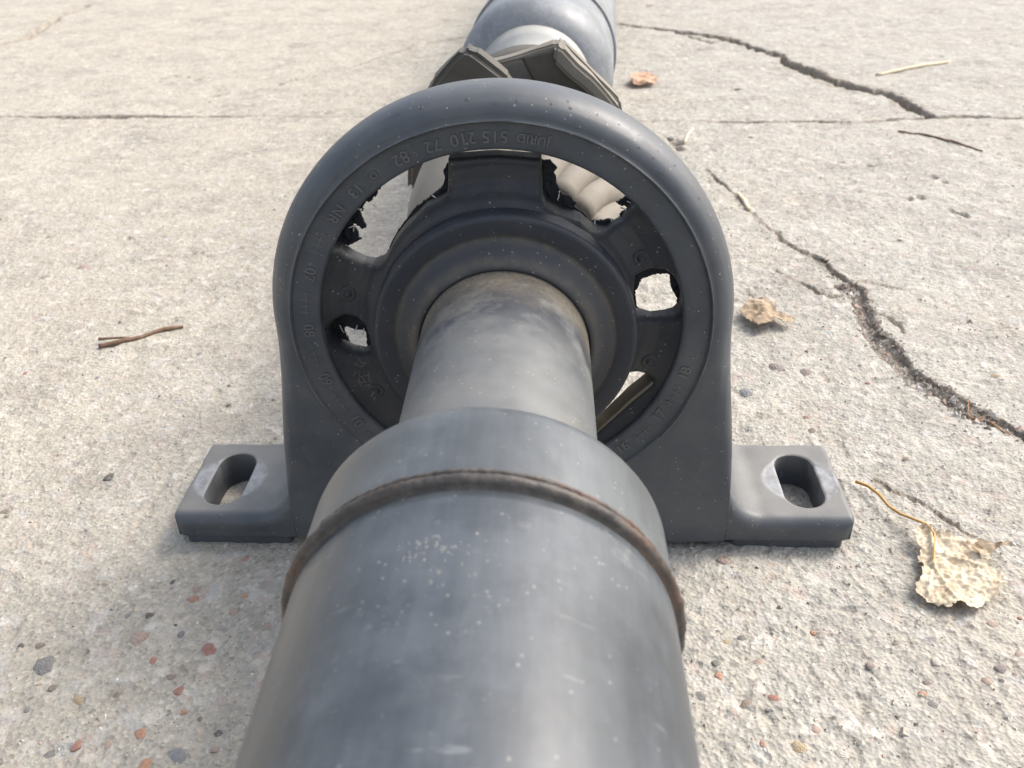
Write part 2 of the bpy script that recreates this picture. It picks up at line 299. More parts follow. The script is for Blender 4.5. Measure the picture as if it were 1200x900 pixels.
PITS = [(-386.8, 694.9, 3, 3), (-377.3, 705.2, 3, 3), (-348.9, 688.4, 4, 3), (-307.3, 621.3, 5, 4), (270.6, 366.4, 3, 3), (274.8, 357.7, 2.5, 2.5), (240.7, 326.9, 3, 2.5), (259.4, 305.5, 2.5, 2), (264.9, 299.6, 3, 3), (248.6, 329.7, 3, 2.5), (106.6, 454.9, 6, 4), (-377.4, 549.6, 2, 2), (-183.1, 535.5, 2, 1.5), (-275.1, 218.0, 1.5, 1.5), (-247.8, 276.3, 2, 2), (-198.4, 250.7, 2, 2), (-301.7, 564.4, 2.5, 2), (-301.3, 280.3, 1.5, 1.5), (236.0, 392.7, 2.5, 2), (217.2, 399.1, 2, 2), (401.9, 727.0, 3, 2), (139.9, 1058.9, 6, 3), (-254.4, 663.6, 3, 3)]
STONES = [(-101.2, -20.1, 1.86, 'k'), (-100.5, -24.7, 2.02, 'o'), (-84.3, -23.0, 1.29, 'o'), (-88.9, -6.0, 1.16, 'o'), (-99.4, -39.4, 2.1, 'g'), (-102.6, -35.6, 0.71, 'd'), (-89.1, -44.8, 2.92, 'r'), (-104.4, -49.4, 1.44, 'r'), (-112.2, -41.0, 3.67, 'k'), (-97.1, -55.0, 1.67, 'b'), (-92.8, -59.8, 1.89, 'r'), (-89.0, -66.8, 1.28, 'o'), (-98.0, -74.8, 2.18, 'o'), (-114.4, -78.3, 2.01, 'r'), (-121.0, -63.4, 1.96, 'y'), (-136.7, -52.1, 4.07, 'g'), (-147.9, -44.2, 1.31, 'd'), (-142.2, -43.8, 1.74, 'b'), (-85.8, -80.8, 3.43, 'u'), (-76.6, -73.5, 1.4, 'd'), (-71.7, -72.5, 2.19, 'w'), (-83.2, -69.3, 1.11, 'b'), (-76.2, -78.4, 1.15, 'k'), (-105.7, -78.1, 1.54, 'k'), (-121.3, -81.1, 2.68, 'g'), (-73.6, -36.1, 1.59, 'k'), (-112.3, -31.8, 1.35, 'd'), (-110.4, -17.0, 1.13, 'd'), (-134.2, -67.0, 1.13, 'g'), (-130.5, -59.5, 1.49, 'b'), (-110.4, -61.9, 1.14, 'b'), (-94.2, -70.2, 1.27, 'w'), (-85.9, -29.8, 1.62, 'k'), (-119.3, -31.5, 1.35, 'u'), (-93.0, -84.3, 2.26, 'o'), (93.9, -35.4, 1.2, 'o'), (71.6, -5.3, 2.45, 'k'), (97.7, -8.3, 2.04, 'w'), (67.0, -39.3, 1.27, 'y'), (62.9, -52.2, 1.63, 'o'), (74.8, -47.2, 1.82, 'k'), (76.7, -59.8, 1.58, 'r'), (106.8, -48.7, 2.04, 'm'), (125.4, -46.8, 1.8, 'w'), (143.2, -48.3, 2.03, 'm'), (118.0, -57.8, 1.27, 'o'), (119.6, -61.1, 1.72, 'g'), (70.7, -74.7, 0.9, 'o'), (80.4, -75.8, 2.84, 'y'), (68.5, -61.7, 1.97, 'b'), (85.9, -70.0, 1.53, 'k'), (136.7, -53.6, 1.44, 'k'), (121.0, -53.9, 1.76, 'm'), (156.6, -29.1, 0.86, 'r'), (147.4, -31.9, 1.71, 'k'), (71.4, -38.2, 1.36, 'g'), (82.8, -60.4, 0.95, 'w'), (62.8, -47.9, 1.65, 'g'), (149.9, -43.8, 1.48, 'k'), (90.1, -78.1, 2.07, 'w'), (56.4, -59.1, 1.99, 'g'), (97.4, 98.4, 4.38, 'u'), (114.7, 119.2, 4.35, 'm'), (126.7, 115.2, 3.4, 'm'), (118.4, 79.9, 1.26, 'r'), (128.2, 79.9, 2.09, 'w'), (146.2, 117.3, 2.04, 'g'), (196.7, 223.9, 2.78, 'w'), (219.6, 189.1, 2.86, 'w'), (214.8, 261.2, 1.77, 'w'), (206.6, 112.1, 2.23, 'y'), (150.6, 105.5, 1.33, 'r'), (133.2, 73.5, 2.06, 'w'), (118.6, 69.9, 2.25, 'b'), (195.2, 75.4, 3.08, 'g'), (138.9, 222.3, 4.18, 'w'), (121.0, 250.4, 3.22, 'w'), (167.4, 122.7, 1.37, 'w'), (170.4, 106.5, 2.43, 'w'), (174.9, 93.3, 2.57, 'w'), (171.0, 121.6, 1.14, 'w'), (-158.7, 116.2, 2.44, 'w'), (-228.7, 114.3, 1.67, 'r'), (-130.4, 105.3, 1.08, 'd'), (-125.1, 88.6, 1.46, 'd'), (-256.2, 233.3, 4.18, 'k'), (-246.0, 128.8, 0.92, 'd'), (-193.4, 111.0, 1.32, 'u'), (-153.7, 132.8, 1.61, 'u'), (-156.2, 39.2, 2.64, 'd'), (272.1, 643.8, 11.2, 'w'), (182.0, 611.9, 3.89, 'd'), (166.2, 462.9, 2.63, 'd'), (110.0, 439.8, 5.78, 'd'), (104.5, 466.1, 4.65, 'd'), (320.2, 583.9, 3.0, 'd'), (-186.6, 18.2, 2.2, 'b')]
THREADS = [(-49.9, 79.6, -48.9, 77.4), (-44.6, 79.4, -45.6, 77.2), (-42.6, 78.4, -42.9, 76.6), (17.4, 121.5, 16.6, 119.0), (27.2, 112.6, 27.5, 110.0), (31.8, 112.8, 32.2, 110.6), (33.9, 113.8, 35.2, 112.0),
  (34.3, 116.2, 36.6, 115.6), (36.2, 118.2, 38.2, 117.0), (-40.9, 112.0, -43.0, 111.6), (-42.1, 110.2, -41.2, 112.0), (-44.8, 105.0, -43.9, 103.0), (-46.2, 106.2, -43.4, 105.6), (-42.6, 103.4, -42.2, 101.2), (-40.3, 101.6, -40.3, 99.6),
  (-18.4, 120.6, -17.0, 119.8), (-38.9, 116.4, -39.6, 117.4)]

def pdist(X, Y, line, wtab=None):
    d = np.full(X.shape, 1e9); wd = np.zeros(X.shape)
    for k in range(len(line)-1):
        (ax, ay), (bx, by) = line[k], line[k+1]; ex, ey = bx-ax, by-ay; L2 = ex*ex+ey*ey+1e-12
        t = np.clip(((X-ax)*ex+(Y-ay)*ey)/L2, 0, 1); q = np.hypot(X-ax-t*ex, Y-ay-t*ey)
        u = q < d; d = np.where(u, q, d)
        if wtab is not None: wd = np.where(u, wtab[k]+(wtab[k+1]-wtab[k])*t, wd)
    return d, wd
# (line, half width mm along it, depth mm, dirt)
CR = [(P2(C1), np.interp(np.linspace(0, 1, len(C1)), [0, .3, .5, .8, 1], [3.2, 5, 7.5, 7, 3.5]), 14, .8),
      (P2(C1b), np.full(len(C1b), 1.6), 5, .6),
      (P2(C2), np.array([.2, .8, 2.8, 3.6, 2.2, .12, .3, .12, .2, 1.6, .2, 1.7, .3, 2.8, 2.6, 1.2, 2.8]), 8, .7),
      (P2(C3), .55*np.array([.7, 1.2, .8, .3, .7, .8, 1.0, 1.4, 1.2, 1.3, 1.0, .9, 1.1, 1.0, .9, 1.2, 1.1, 1.2, 1.4, 1.6, 1.5, 1.7, 1.8]), 7, .8),
      (P2(C4), np.array([.4, .7, .9, .9, .5]), 3.5, .6), (P2(CRH), np.full(len(CRH), .35), .8, .5), (P2(STEM), np.array([.5, .3, .42, .4, .45, .4, .42, .3]), 1.6, .75), (P2(BR1), np.array([.7, .6, .5, .3]), 2, .5), (P2(BR2), np.array([.8, .6, .4]), 2, .5),
      (P2(C6), np.array([.7, .5, 1.2, .6, 2.4]), 3, .5), (P2(C7), np.full(len(C7), 5.), 4, .5)]
def ground(X, Y):
    """height and soil amount of the concrete at (X, Y), metres"""
    near = 1-smooth(.9, 1.8, np.hypot(X, Y))
    lft = smooth(.06, -.10, X)
    h = 1.6*mm*fbm(X*9, Y*9, 1, 3)+.8*mm*fbm(X*48, Y*48, 5, 4)-.7*mm*smooth(.15, .5, fbm(X*26, Y*60, 33, 3))*(.4+.6*smooth(-.02, .12, X))
    sc = 1-.55*lft
    lump = fbm(X*190, Y*190, 9, 3); h = h+near*(.52*mm*sc*lump)
    g = vn(X*640+vn(X*200, Y*200, 3), Y*640, 21); h = h+near*.19*mm*g
    g2 = vn(X*1250, Y*1250, 25); h = h+near*.11*mm*g2
    # aggregate bumps
    i0 = np.floor(X*300).astype(np.int64); j0 = np.floor(Y*300).astype(np.int64); bm = np.zeros(X.shape)
    for di in (-1, 0, 1):
        for dj in (-1, 0, 1):
            i = i0+di; j = j0+dj; a = hsh(i, j, 41)
            d = np.hypot(X*300-i-.2-.6*hsh(i, j, 42), Y*300-j-.2-.6*hsh(i, j, 43)); rr = .25+.4*hsh(i, j, 44)
            bm = np.maximum(bm, np.where(a > .62, np.sqrt(np.clip(1-(d/rr)**2, 0, 1))*rr, 0))
    h = h+near*bm*.75*mm*(1-.6*lft)
    pit = smooth(.62, .86, vn(X*150, Y*150, 61))*.6*mm; h = h-near*pit
    soil = smooth(.3, .7, vn(X*150, Y*150, 61))*.12
    wx = X+(2.2*mm+9*mm*smooth(.25, .7, Y))*fbm(X*95, Y*95, 71, 4)*(1-.45*smooth(.25, .7, Y))+.6*mm*vn(X*420, Y*420, 74); wy = Y+(2.6*mm+9*mm*smooth(.25, .7, Y)*smooth(0, .1, np.abs(Y-.51)))*fbm(X*95, Y*95, 81, 4)*(1-.45*smooth(.25, .7, Y))+.6*mm*vn(X*420, Y*420, 84)
    # the slab east of the long crack stands a little higher
    cx = np.interp(Y, P2(C3)[::-1, 1], P2(C3)[::-1, 0]); dx = wx-cx
    h = h+np.where((dx > 0), 1.5*mm*(1-smooth(0, .11, dx)), 0)*(1-smooth(.22, .30, Y))*smooth(.02, .05, Y+.03)
    for line, hw, dep, dirt in CR:
        lo = line.min(0)-.03; hi = line.max(0)+.03
        k = (X > lo[0]) & (X < hi[0]) & (Y > lo[1]) & (Y < hi[1])
        if not k.any(): continue
        d, wd = pdist(wx[k], wy[k], line, hw*mm); wd = wd*np.maximum(.05, 1+.6*fbm(X[k]*120, Y[k]*120, 91, 2)+.35*vn(X[k]*33, Y[k]*33, 95))+1e-5
        c = 1-smooth(.45, 1.25, d/wd); h[k] = h[k]-c*np.minimum(dep*mm, wd*4.5)
        soil[k] = np.maximum(soil[k], dirt*(1-smooth(.6, 2.2, d/(wd+.6*mm))))
    k = (X > .15) & (X < .21) & (Y > .05) & (Y < .22)
    if k.any():
        d, wd = pdist(wx[k], wy[k], P2(SOIL), np.array([3.0, 4.2, 4.0, 4.6, 5.4, 4.6, 3.8, 3.0, 2.4, 1.6])*mm)
        c = 1-smooth(.6, 1.1, d/wd); h[k] = h[k]*(1-.6*c)-c*2.4*mm+c*.9*mm*fbm(X[k]*420, Y[k]*420, 97, 3)
        soil[k] = np.maximum(soil[k], .75*(1-smooth(.7, 1.25, d/wd)))
    for x, y, r, dd in PITS:
        k = (np.abs(X-x*mm) < 3*r*mm) & (np.abs(Y-y*mm) < 5*r*mm)
        if not k.any(): continue
        d = np.hypot((wx[k]-x*mm)/(r*mm), (wy[k]-y*mm)/(r*1.5*mm)); c = 1-smooth(.4, 1.15, d)
        h[k] -= c*dd*mm; soil[k] = np.maximum(soil[k], .8*c)
    # the bracket feet and the stems sit on a levelled surface
    base = -.9*mm
    return h+base, soil
def gz(x, y): return float(ground(np.array([float(x)]), np.array([float(y)]))[0][0])
ny = 880; s0, kk = .00042, .0030
ys = [-.16]
while ys[-1] < 1.55: ys.append(ys[-1]+s0+kk*max(0, ys[-1]+.12))
far = [1.56*(1.16**k) for k in range(1, 34)]
back = [-.16-.004*(1.35**k) for k in range(1, 33)]
ys = np.array(back[::-1]+ys+far)
nu = 940; us = np.linspace(-1, 1, nu); ex = np.array([1+.02*(1.42**k) for k in range(1, 24)])
us = np.r_[-ex[::-1], us, ex]
wid = .185+.60*np.clip(ys+.12, 0, 1.7)
Yg = np.repeat(ys[:, None], len(us), 1); Xg = us[None, :]*wid[:, None]+.012
Yg = np.ascontiguousarray(Yg); Hg, Sg = ground(Xg, Yg)
fl = 1-smooth(1.6, 3., np.hypot(Xg, Yg)); Hg = Hg*np.maximum(fl, .2)
nR, nC = Xg.shape
me = bpy.data.meshes.new('ground'); me.vertices.add(nR*nC)
me.vertices.foreach_set('co', np.stack([Xg, Yg, Hg], 2).astype(np.float32).ravel())
ii = np.arange(nR*nC, dtype=np.int32).reshape(nR, nC)
Q = np.stack([ii[:-1, :-1], ii[:-1, 1:], ii[1:, 1:], ii[1:, :-1]], 2).reshape(-1)
me.loops.add(len(Q)); me.loops.foreach_set('vertex_index', Q)
npol = len(Q)//4; me.polygons.add(npol); me.polygons.foreach_set('loop_start', np.arange(0, len(Q), 4, dtype=np.int32))
me.update(calc_edges=True); me.polygons.foreach_set('use_smooth', np.ones(npol, bool))
at = me.attributes.new('soil', 'FLOAT', 'POINT'); at.data.foreach_set('value', Sg.astype(np.float32).ravel())
# concrete material
M_con, t, P, N, L = mat('weathered_concrete'); co = N('TexCoord').outputs['Object']
big = noise(N, L, co, 7, 5, .6); mid = noise(N, L, co, 60, 6, .65); fine = noise(N, L, co, 520, 5, .7)
grey = ramp(N, L, mid, [(.3, (.270, .272, .252)), (.7, (.385, .386, .360))])
sand = ramp(N, L, mid, [(.3, (.338, .312, .252)), (.7, (.455, .425, .350))])
sx = N('SeparateXYZ'); L(co, sx.inputs[0])
sf = N('Math'); sf.operation = 'MULTIPLY_ADD'; L(big, sf.inputs[0]); sf.inputs[1].default_value = .32; L(sx.outputs[0], sf.inputs[2])
mr = N('MapRange'); L(sf.outputs[0], mr.inputs[0]); mr.inputs[1].default_value = .20; mr.inputs[2].default_value = .02; mr.inputs[3].default_value = .05; mr.inputs[4].default_value = .85
c = mix(N, L, mr.outputs[0], grey, sand)
mo = noise(N, L, co, 17, 7, .68); mo2 = noise(N, L, co, 44, 6, .7); mo3 = noise(N, L, co, 9.5, 6, .6)
c = mix(N, L, .9, c, ramp(N, L, mo, [(.34, (.50, .50, .50)), (.47, (.90, .90, .895)), (.62, (1.08, 1.075, 1.06))]), 'MULTIPLY')
c = mix(N, L, .7, c, ramp(N, L, mo2, [(.34, (.66, .66, .66)), (.52, (1., 1., 1.)), (.7, (1.10, 1.09, 1.06))]), 'MULTIPLY')
c = mix(N, L, ramp(N, L, mo3, [(.52, (0, 0, 0)), (.68, (.55,)*3)]), c, (.325, .29, .235))
c = mix(N, L, ramp(N, L, mo2, [(.62, (0, 0, 0)), (.74, (.5,)*3)]), c, (.30, .315, .325))
vc = N('TexVoronoi'); vc.inputs['Scale'].default_value = 800; L(co, vc.inputs['Vector'])
gcol = ramp(N, L, vc.outputs['Color'], [(.0, (.12, .11, .10)), (.22, (.36, .33, .29)), (.5, (.42, .395, .355)), (.78, (.54, .48, .40)), (1., (.74, .71, .66))])
c = mix(N, L, .42, c, gcol)
v2 = N('TexVoronoi'); v2.inputs['Scale'].default_value = 270; L(co, v2.inputs['Vector'])
g2 = ramp(N, L, v2.outputs['Color'], [(.0, (.20, .20, .21)), (.3, (.42, .34, .29)), (.5, (.40, .40, .39)), (.8, (.55, .50, .44)), (1., (.62, .61, .58))])
m2 = ramp(N, L, noise(N, L, co, 120, 3), [(.52, (0, 0, 0)), (.62, (.6, .6, .6))])
c = mix(N, L, m2, c, g2)
sp = ramp(N, L, vor(N, L, co, 430), [(.07, (.8,)*3), (.13, (0, 0, 0))])
c = mix(N, L, mix(N, L, 1., sp, ramp(N, L, noise(N, L, co, 210, 2), [(.5, (0, 0, 0)), (.6, (1, 1, 1))]), 'MULTIPLY'), c, (.10, .09, .085))
c = mix(N, L, .5, c, ramp(N, L, fine, [(.3, (.60,)*3), (.5, (1, 1, 1)), (.72, (1., 1., 1.))]), 'MULTIPLY')
at = N('Attribute'); at.attribute_name = 'soil'
c = mix(N, L, at.outputs['Fac'], c, ramp(N, L, fine, [(.3, (.11, .088, .068)), (.7, (.31, .26, .205))]))
L(c, P.inputs['Base Color']); P.inputs['Roughness'].default_value = .92; P.inputs['Specular IOR Level'].default_value = .2
b = bump(N, L, v2.outputs['Distance'], .35, .0012); b = bump(N, L, vc.outputs['Distance'], .6, .0007, b); b = bump(N, L, fine, .6, .0005, b); L(b, P.inputs['Normal'])
me.materials.append(M_con)
gr = link(bpy.data.objects.new('ground', me)); gr['kind'] = 'structure'; gr['label'] = 'weathered concrete slab with exposed aggregate and cracks'

# pebbles set in the concrete: parts of the ground
PC = dict(k=(.46, .33, .27), o=(.52, .25, .14), g=(.20, .20, .20), d=(.06, .055, .05), r=(.42, .17, .12), b=(.25, .19, .15), y=(.50, .38, .22), u=(.20, .225, .26), w=(.60, .56, .50), m=(.30, .24, .23))
M_peb, t, P, N, L = mat('pebble_stone'); co = N('TexCoord').outputs['Object']; oi = N('ObjectInfo')
c = mix(N, L, ramp(N, L, noise(N, L, co, 1.6, 6, .7), [(.35, (.15,)*3), (.65, (.6,)*3)]), oi.outputs['Color'], (.40, .37, .33))
c = mix(N, L, .55, c, ramp(N, L, noise(N, L, co, 2.2, 6, .75), [(.3, (.62,)*3), (.7, (1.25,)*3)]), 'MULTIPLY')
L(c, P.inputs['Base Color']); P.inputs['Roughness'].default_value = .75; P.inputs['Specular IOR Level'].default_value = .35
L(bump(N, L, noise(N, L, co, 5, 5), .5, .15), P.inputs['Normal'])
pm = []
for s in range(7):
    bmh = bmesh.new(); bmesh.ops.create_icosphere(bmh, subdivisions=2, radius=1)
    for v in bmh.verts:
        c3 = v.co.copy(); v.co *= 1+.16*float(vn(c3.x*1.6+c3.z*.7, c3.y*1.6+s*9.1, s))+.12*float(vn(c3.y*2.2+c3.z, c3.x*2.2, s+50))
        q = .80 if s % 2 else .92
        v.co.x = max(min(v.co.x, q), -q)
    mp_ = bpy.data.meshes.new('pebble'); bmh.to_mesh(mp_); bmh.free(); mp_.materials.append(M_peb)
    mp_.polygons.foreach_set('use_smooth', np.ones(len(mp_.polygons), bool)); pm.append(mp_)
def pebble(x, y, r, col, k, lift=.18, zs=.5):
    o = bpy.data.objects.new('pebble', pm[k % 7]); link(o, gr)
    o.location = (x, y, gz(x, y)+r*(lift-zs)+.25*mm); o.rotation_euler = (random.uniform(-.2, .2), random.uniform(-.2, .2), random.uniform(0, 6.28))
    o.scale = (r*random.uniform(.95, 1.2), r*random.uniform(.75, .95), r*zs)
    j = random.uniform(.85, 1.12); o.color = (*[min(1, q*j) for q in PC[col]], 1)
STONES += [(-386, 697, 4.5, 'd'), (-377, 707, 3.5, 'b'), (-349, 690, 5, 'd'), (-361, 699, 3, 'b'), (-307, 622, 4, 'd'), (-298, 628, 2.5, 'b'), (140, 1050, 5, 'b'), (-302, 281, 1.8, 'd'), (240, 328, 2.2, 'b'), (262, 302, 2, 'd')]
for k, (x, y, r, c_) in enumerate(STONES): pebble(x*mm, y*mm, r*mm, c_, k)
for k in range(46):
    Y = -.09+.5*random.random()**1.7; X = random.uniform(-1, 1)*(.15+.55*(Y+.1))
    if abs(X) < .055: continue
    pebble(X, Y, random.uniform(.9, 1.7)*mm, random.choice('kgwwwbmywww'), k+3, lift=.12)
# fine loose grit, uncountable
gv = []; gf = []; tet = np.array([[1, 0, -.5], [-.5, .87, -.5], [-.5, -.87, -.5], [.2, .1, .8], [-.4, .3, .5]])
tf = [(0, 1, 4), (0, 4, 3), (1, 2, 4), (2, 3, 4), (2, 0, 3)]
nG = 15000; gy = -.11+.75*rng.random(nG)**1.8; gx = rng.uniform(-1, 1, nG)*(.16+.58*(gy+.1))+.01
soil_pts = resample(SOIL, 400)*mm; extra = soil_pts[rng.integers(0, 400, 900)]+rng.normal(0, 2.6*mm, (900, 2))
c3p = resample(C3[7:], 400)*mm; ex2 = c3p[rng.integers(0, 400, 500)]+rng.normal(0, 1.6*mm, (500, 2))
gx = np.r_[gx, extra[:, 0], ex2[:, 0]]; gy = np.r_[gy, extra[:, 1], ex2[:, 1]]
sz = np.r_[rng.gamma(3., .13, nG), rng.gamma(3., .25, 1400)]*mm; gh, _ = ground(gx, gy)
for k in range(len(gx)):
    a = rng.random()*6.28; ca, sa = math.cos(a), math.sin(a); q = tet*(1+.35*rng.normal(size=(5, 3))*.6)*sz[k]
    o = len(gv)
    for p_ in q: gv.append((gx[k]+p_[0]*ca-p_[1]*sa, gy[k]+p_[0]*sa+p_[1]*ca, gh[k]+p_[2]*.7+.25*sz[k]))
    gf += [tuple(i+o for i in f_) for f_ in tf]
M_grit, t, P, N, L = mat('grit'); ge = N('NewGeometry')
L(ramp(N, L, ge.outputs['Random Per Island'], [(0, (.16, .14, .12)), (.15, (.40, .36, .31)), (.5, (.52, .46, .38)), (.72, (.44, .43, .42)), (.86, (.42, .28, .21)), (1, (.72, .70, .66))]), P.inputs['Base Color']); P.inputs['Roughness'].default_value = .85
mk('loose_grit', gv, gf, M_grit, gr, smooth=False, kind='stuff')

# ================================================================== PROPELLER SHAFT
ZC = 83.53*mm
shaft = thing('propeller_shaft', 'dark grey steel propeller shaft with torn rubber centre bearing in an arched bracket on concrete', 'driveshaft', (0, 0, 0))
ax = lambda y: (1.62*mm-.0105*y, 82.87*mm+.00181*y)
# --- front tube, weld, collar, neck
tube = mk('front_tube', *lathe(dense([(.0347, -.80), (.0350, -.30), (.0350, -.1165), (.0349, -.1143), (.030, -.1138)], .006), 160, ax), M_tube, shaft)
def wn(a, y, k): return (.00013*float(vn(a*13, y*700, 3))+.00013*float(vn(a*60, y*2600, 4))+.00010*abs(math.sin(a*62+y*900)))*(.3 if k in (0, 18) else 1)
wp = [(.0342, -.1150)]+[(.0351+.0016*math.sin(t_), -.1128-.0013*math.cos(t_)) for t_ in np.linspace(.1, 2.75, 10)]+[(.0354, -.1114)]+[(.0354+.0008*math.sin(t_), -.1108-.0006*math.cos(t_)) for t_ in np.linspace(.3, 2.9, 6)]+[(.0345, -.1099)]
mk('weld_bead', *lathe(wp, 420, ax, wn, cap=False), M_weld, tube)
mk('collar', *lathe(dense([(.0340, -.1155), (.0354, -.1130), (.0356, -.1100), (.0355, -.0935), (.0353, -.0918), (.0347, -.0903), (.0335, -.0897), (.0260, -.0893), (.0245, -.0885)], .003), 160, ax), M_collar, shaft)
neckp = dense([(.0238, -.095), (.0238, -.0105), (.0236, -.0100), (.0236, -.0090), (.0238, -.0085), (.0238, .05)], .004)
mk('shaft_neck', *lathe(neckp, 144, ax), M_neck, shaft)
# --- arched bracket housing the bearing
def outline():
    up_ = [(.0682*math.cos(a), ZC+.0682*math.sin(a)) for a in np.linspace(0, math.pi, 240)]
    L_ = [(-.0682-.0040*smooth(0, 1, t_)*1., ZC-(ZC-.026)*t_) for t_ in np.linspace(.02, 1, 60)]
    L_ += [(-.0722, z_) for z_ in np.linspace(.025, .0042, 20)]
    low = [(-.0716, .0037), (-.066, .0036), (-.04, .0046), (0, .0050)]
    half = L_+low
    return up_+half+[(-x, z) for x, z in half[::-1][1:]], up_+L_, [(-x, z) for x, z in L_[::-1]]
OUT, cA, cB = outline(); OUT = np.array(OUT); nth = 1000
edge = np.array(cB+cA)                                # the rounded edge: legs, fillets and arch, without the underside
th = np.linspace(0, 2*math.pi, nth, endpoint=False)
oa = np.unwrap(np.arctan2(OUT[:, 1]-ZC, OUT[:, 0])); orr = np.hypot(OUT[:, 0], OUT[:, 1]-ZC)
q_ = np.argsort(oa); oa = oa[q_]; orr = orr[q_]
Rth = np.interp(th, np.r_[oa-2*math.pi, oa, oa+2*math.pi], np.r_[orr, orr, orr])
V = []
def ring(rf, yf): V.append(np.stack([rf*np.cos(th), np.broadcast_to(yf, rf.shape), ZC+rf*np.sin(th)], 1))
one = np.ones(nth); wob = .00008*vn(th*30, th*0, 5)
for r_, y_ in [(.0540, .024), (.0536, .012), (.0531, .0065), (.0528, .0046), (.0526, .0038), (.0527, .0030), (.0531, .0025), (.0537, .0022), (.0555, .0019), (.0575, .0016), (.0592, .0013), (.0600, .0011), (.0604, .0008)]: ring(r_*one, y_*one)
up = smooth(-.3, .5, np.sin(th))
ring(.0606*one+wob, (.0005-.0008*up)*one+wob); ring(.06095*one+wob, (.0002-.0009*up)+wob); ring(.0613*one+wob, (.0002-.0006*up)); ring(.0617*one, .0001+0*up)
def edge_y(x, z):
    d = np.full(x.shape, 1e9)
    for (ax_, ay_), (bx_, by_) in zip(edge[:-1:2], np.r_[edge[2::2], edge[-1:]]):
        ex_, ey_ = bx_-ax_, by_-ay_; t_ = np.clip(((x-ax_)*ex_+(z-ay_)*ey_)/(ex_*ex_+ey_*ey_+1e-15), 0, 1); d = np.minimum(d, np.hypot(x-ax_-t_*ex_, z-ay_-t_*ey_))
    af = smooth(.030, .085, z); lo_ = .006+.994*smooth(.020, .036, z); w_ = (.0034+.0030*af)*lo_; p_ = (.0034+.0066*af)*lo_
    return p_*(1-np.sqrt(np.clip(1-np.clip((w_-d)/w_, 0, 1)**2, 0, 1)))
for t_ in np.r_[np.linspace(.12, .6, 8), 1-(1-np.linspace(.62, 1, 18))**1.6*.9/.9*1.0]:
    r_ = .0617+(Rth-.0617)*min(t_, 1); x_ = r_*np.cos(th); z_ = ZC+r_*np.sin(th); y_ = edge_y(x_, z_)
    V.append(np.stack([x_, y_, z_], 1))
zz_ = ZC+Rth*np.sin(th); af = smooth(.030, .085, zz_); p_ = (.0034+.0066*af)*(.006+.994*smooth(.020, .036, zz_))
ring(Rth, p_+.0012); ring(Rth, p_+.0024)
for a in np.linspace(.25, math.pi/2, 7): ring(Rth-(.0015+.0075*af)*(1-math.cos(a)), p_+.0024+(.0240-p_-.0024)*math.sin(a))
ring(.0585*one, .0242*one)
nr_ = len(V); V = np.vstack(V); F = []
for k in range(nr_):
    k2 = (k+1) % nr_
    for i in range(nth): j = (i+1) % nth; F.append((k*nth+i, k*nth+j, k2*nth+j, k2*nth+i))
brk = mk('bearing_bracket', V, F, M_arch, shaft)
ml = [((.0610+.00006*float(vn(a*9, 0, 2)))*math.cos(a), -.00055+.00025*float(smooth(.1, -.5, math.sin(a))), ZC+(.0610+.00006*float(vn(a*9, 0, 2)))*math.sin(a)) for a in np.linspace(R(-38), R(212), 220)]
mk('mould_line', *tubepath(ml, [.00017+.00009*float(vn(k*.21, 0, 8)) for k in range(220)], 6), M_line, brk)
bl = []
for k in range(26):
    a = R(random.gauss(62, 26)); t_ = random.uniform(.2, 1.1); r_ = .0617+.0065*math.sin(t_); y_ = .0100*(1-math.cos(t_)); rr_ = random.uniform(.00022, .0006)
    nrm = Vector((math.cos(a)*math.sin(t_)*1.2, -math.cos(t_), math.sin(a)*math.sin(t_)*1.2)).normalized(); e1 = nrm.orthogonal().normalized(); e2 = nrm.cross(e1)
    c_ = Vector((r_*math.cos(a), y_, ZC+r_*math.sin(a))); o = []
    for q, h_ in ((1.0, -.1), (.8, .22), (.45, .1), (.12, -.05)):
        for i in range(9): b_ = i*6.2832/9; o.append(c_+(e1*math.cos(b_)+e2*math.sin(b_)*random.uniform(.8, 1.2))*rr_*q+nrm*rr_*h_)
    bl.append((o, [(q*9+i, q*9+(i+1) % 9, q*9+9+(i+1) % 9, q*9+9+i) for q in range(3) for i in range(9)]+[tuple(range(27, 36))]))
v, f = join(bl); mk('paint_blisters', v, f, M_arch, brk, kind='stuff')
# raised lettering round the inner face
def glyphs(txt, size):
    cu = bpy.data.curves.new('t', 'FONT'); cu.body = txt; cu.size = size; cu.align_x = 'CENTER'; cu.align_y = 'CENTER'; cu.extrude = .00028; cu.bevel_depth = .00007; cu.resolution_u = 3
    o = bpy.data.objects.new('t', cu); S.collection.objects.link(o); bpy.context.view_layer.update()
    me_ = bpy.data.meshes.new_from_object(o.evaluated_get(bpy.context.evaluated_depsgraph_get()))
    v = [tuple(p.co) for p in me_.vertices]; f = [tuple(p.vertices) for p in me_.polygons]
    bpy.data.objects.remove(o); bpy.data.curves.remove(cu); bpy.data.meshes.remove(me_); return v, f
def emboss(v, f, az, rc, name='lettering'):
    w_ = []
    for x, y, z in v:                                # x along the ring (anticlockwise), tops towards the centre
        a = R(az)+x/rc; r_ = rc-y; w_.append((r_*math.cos(a), .0014+(.0592-r_)*.12-z, ZC+r_*math.sin(a)))
    return mk(name, w_, f, M_letter, brk, smooth=False)
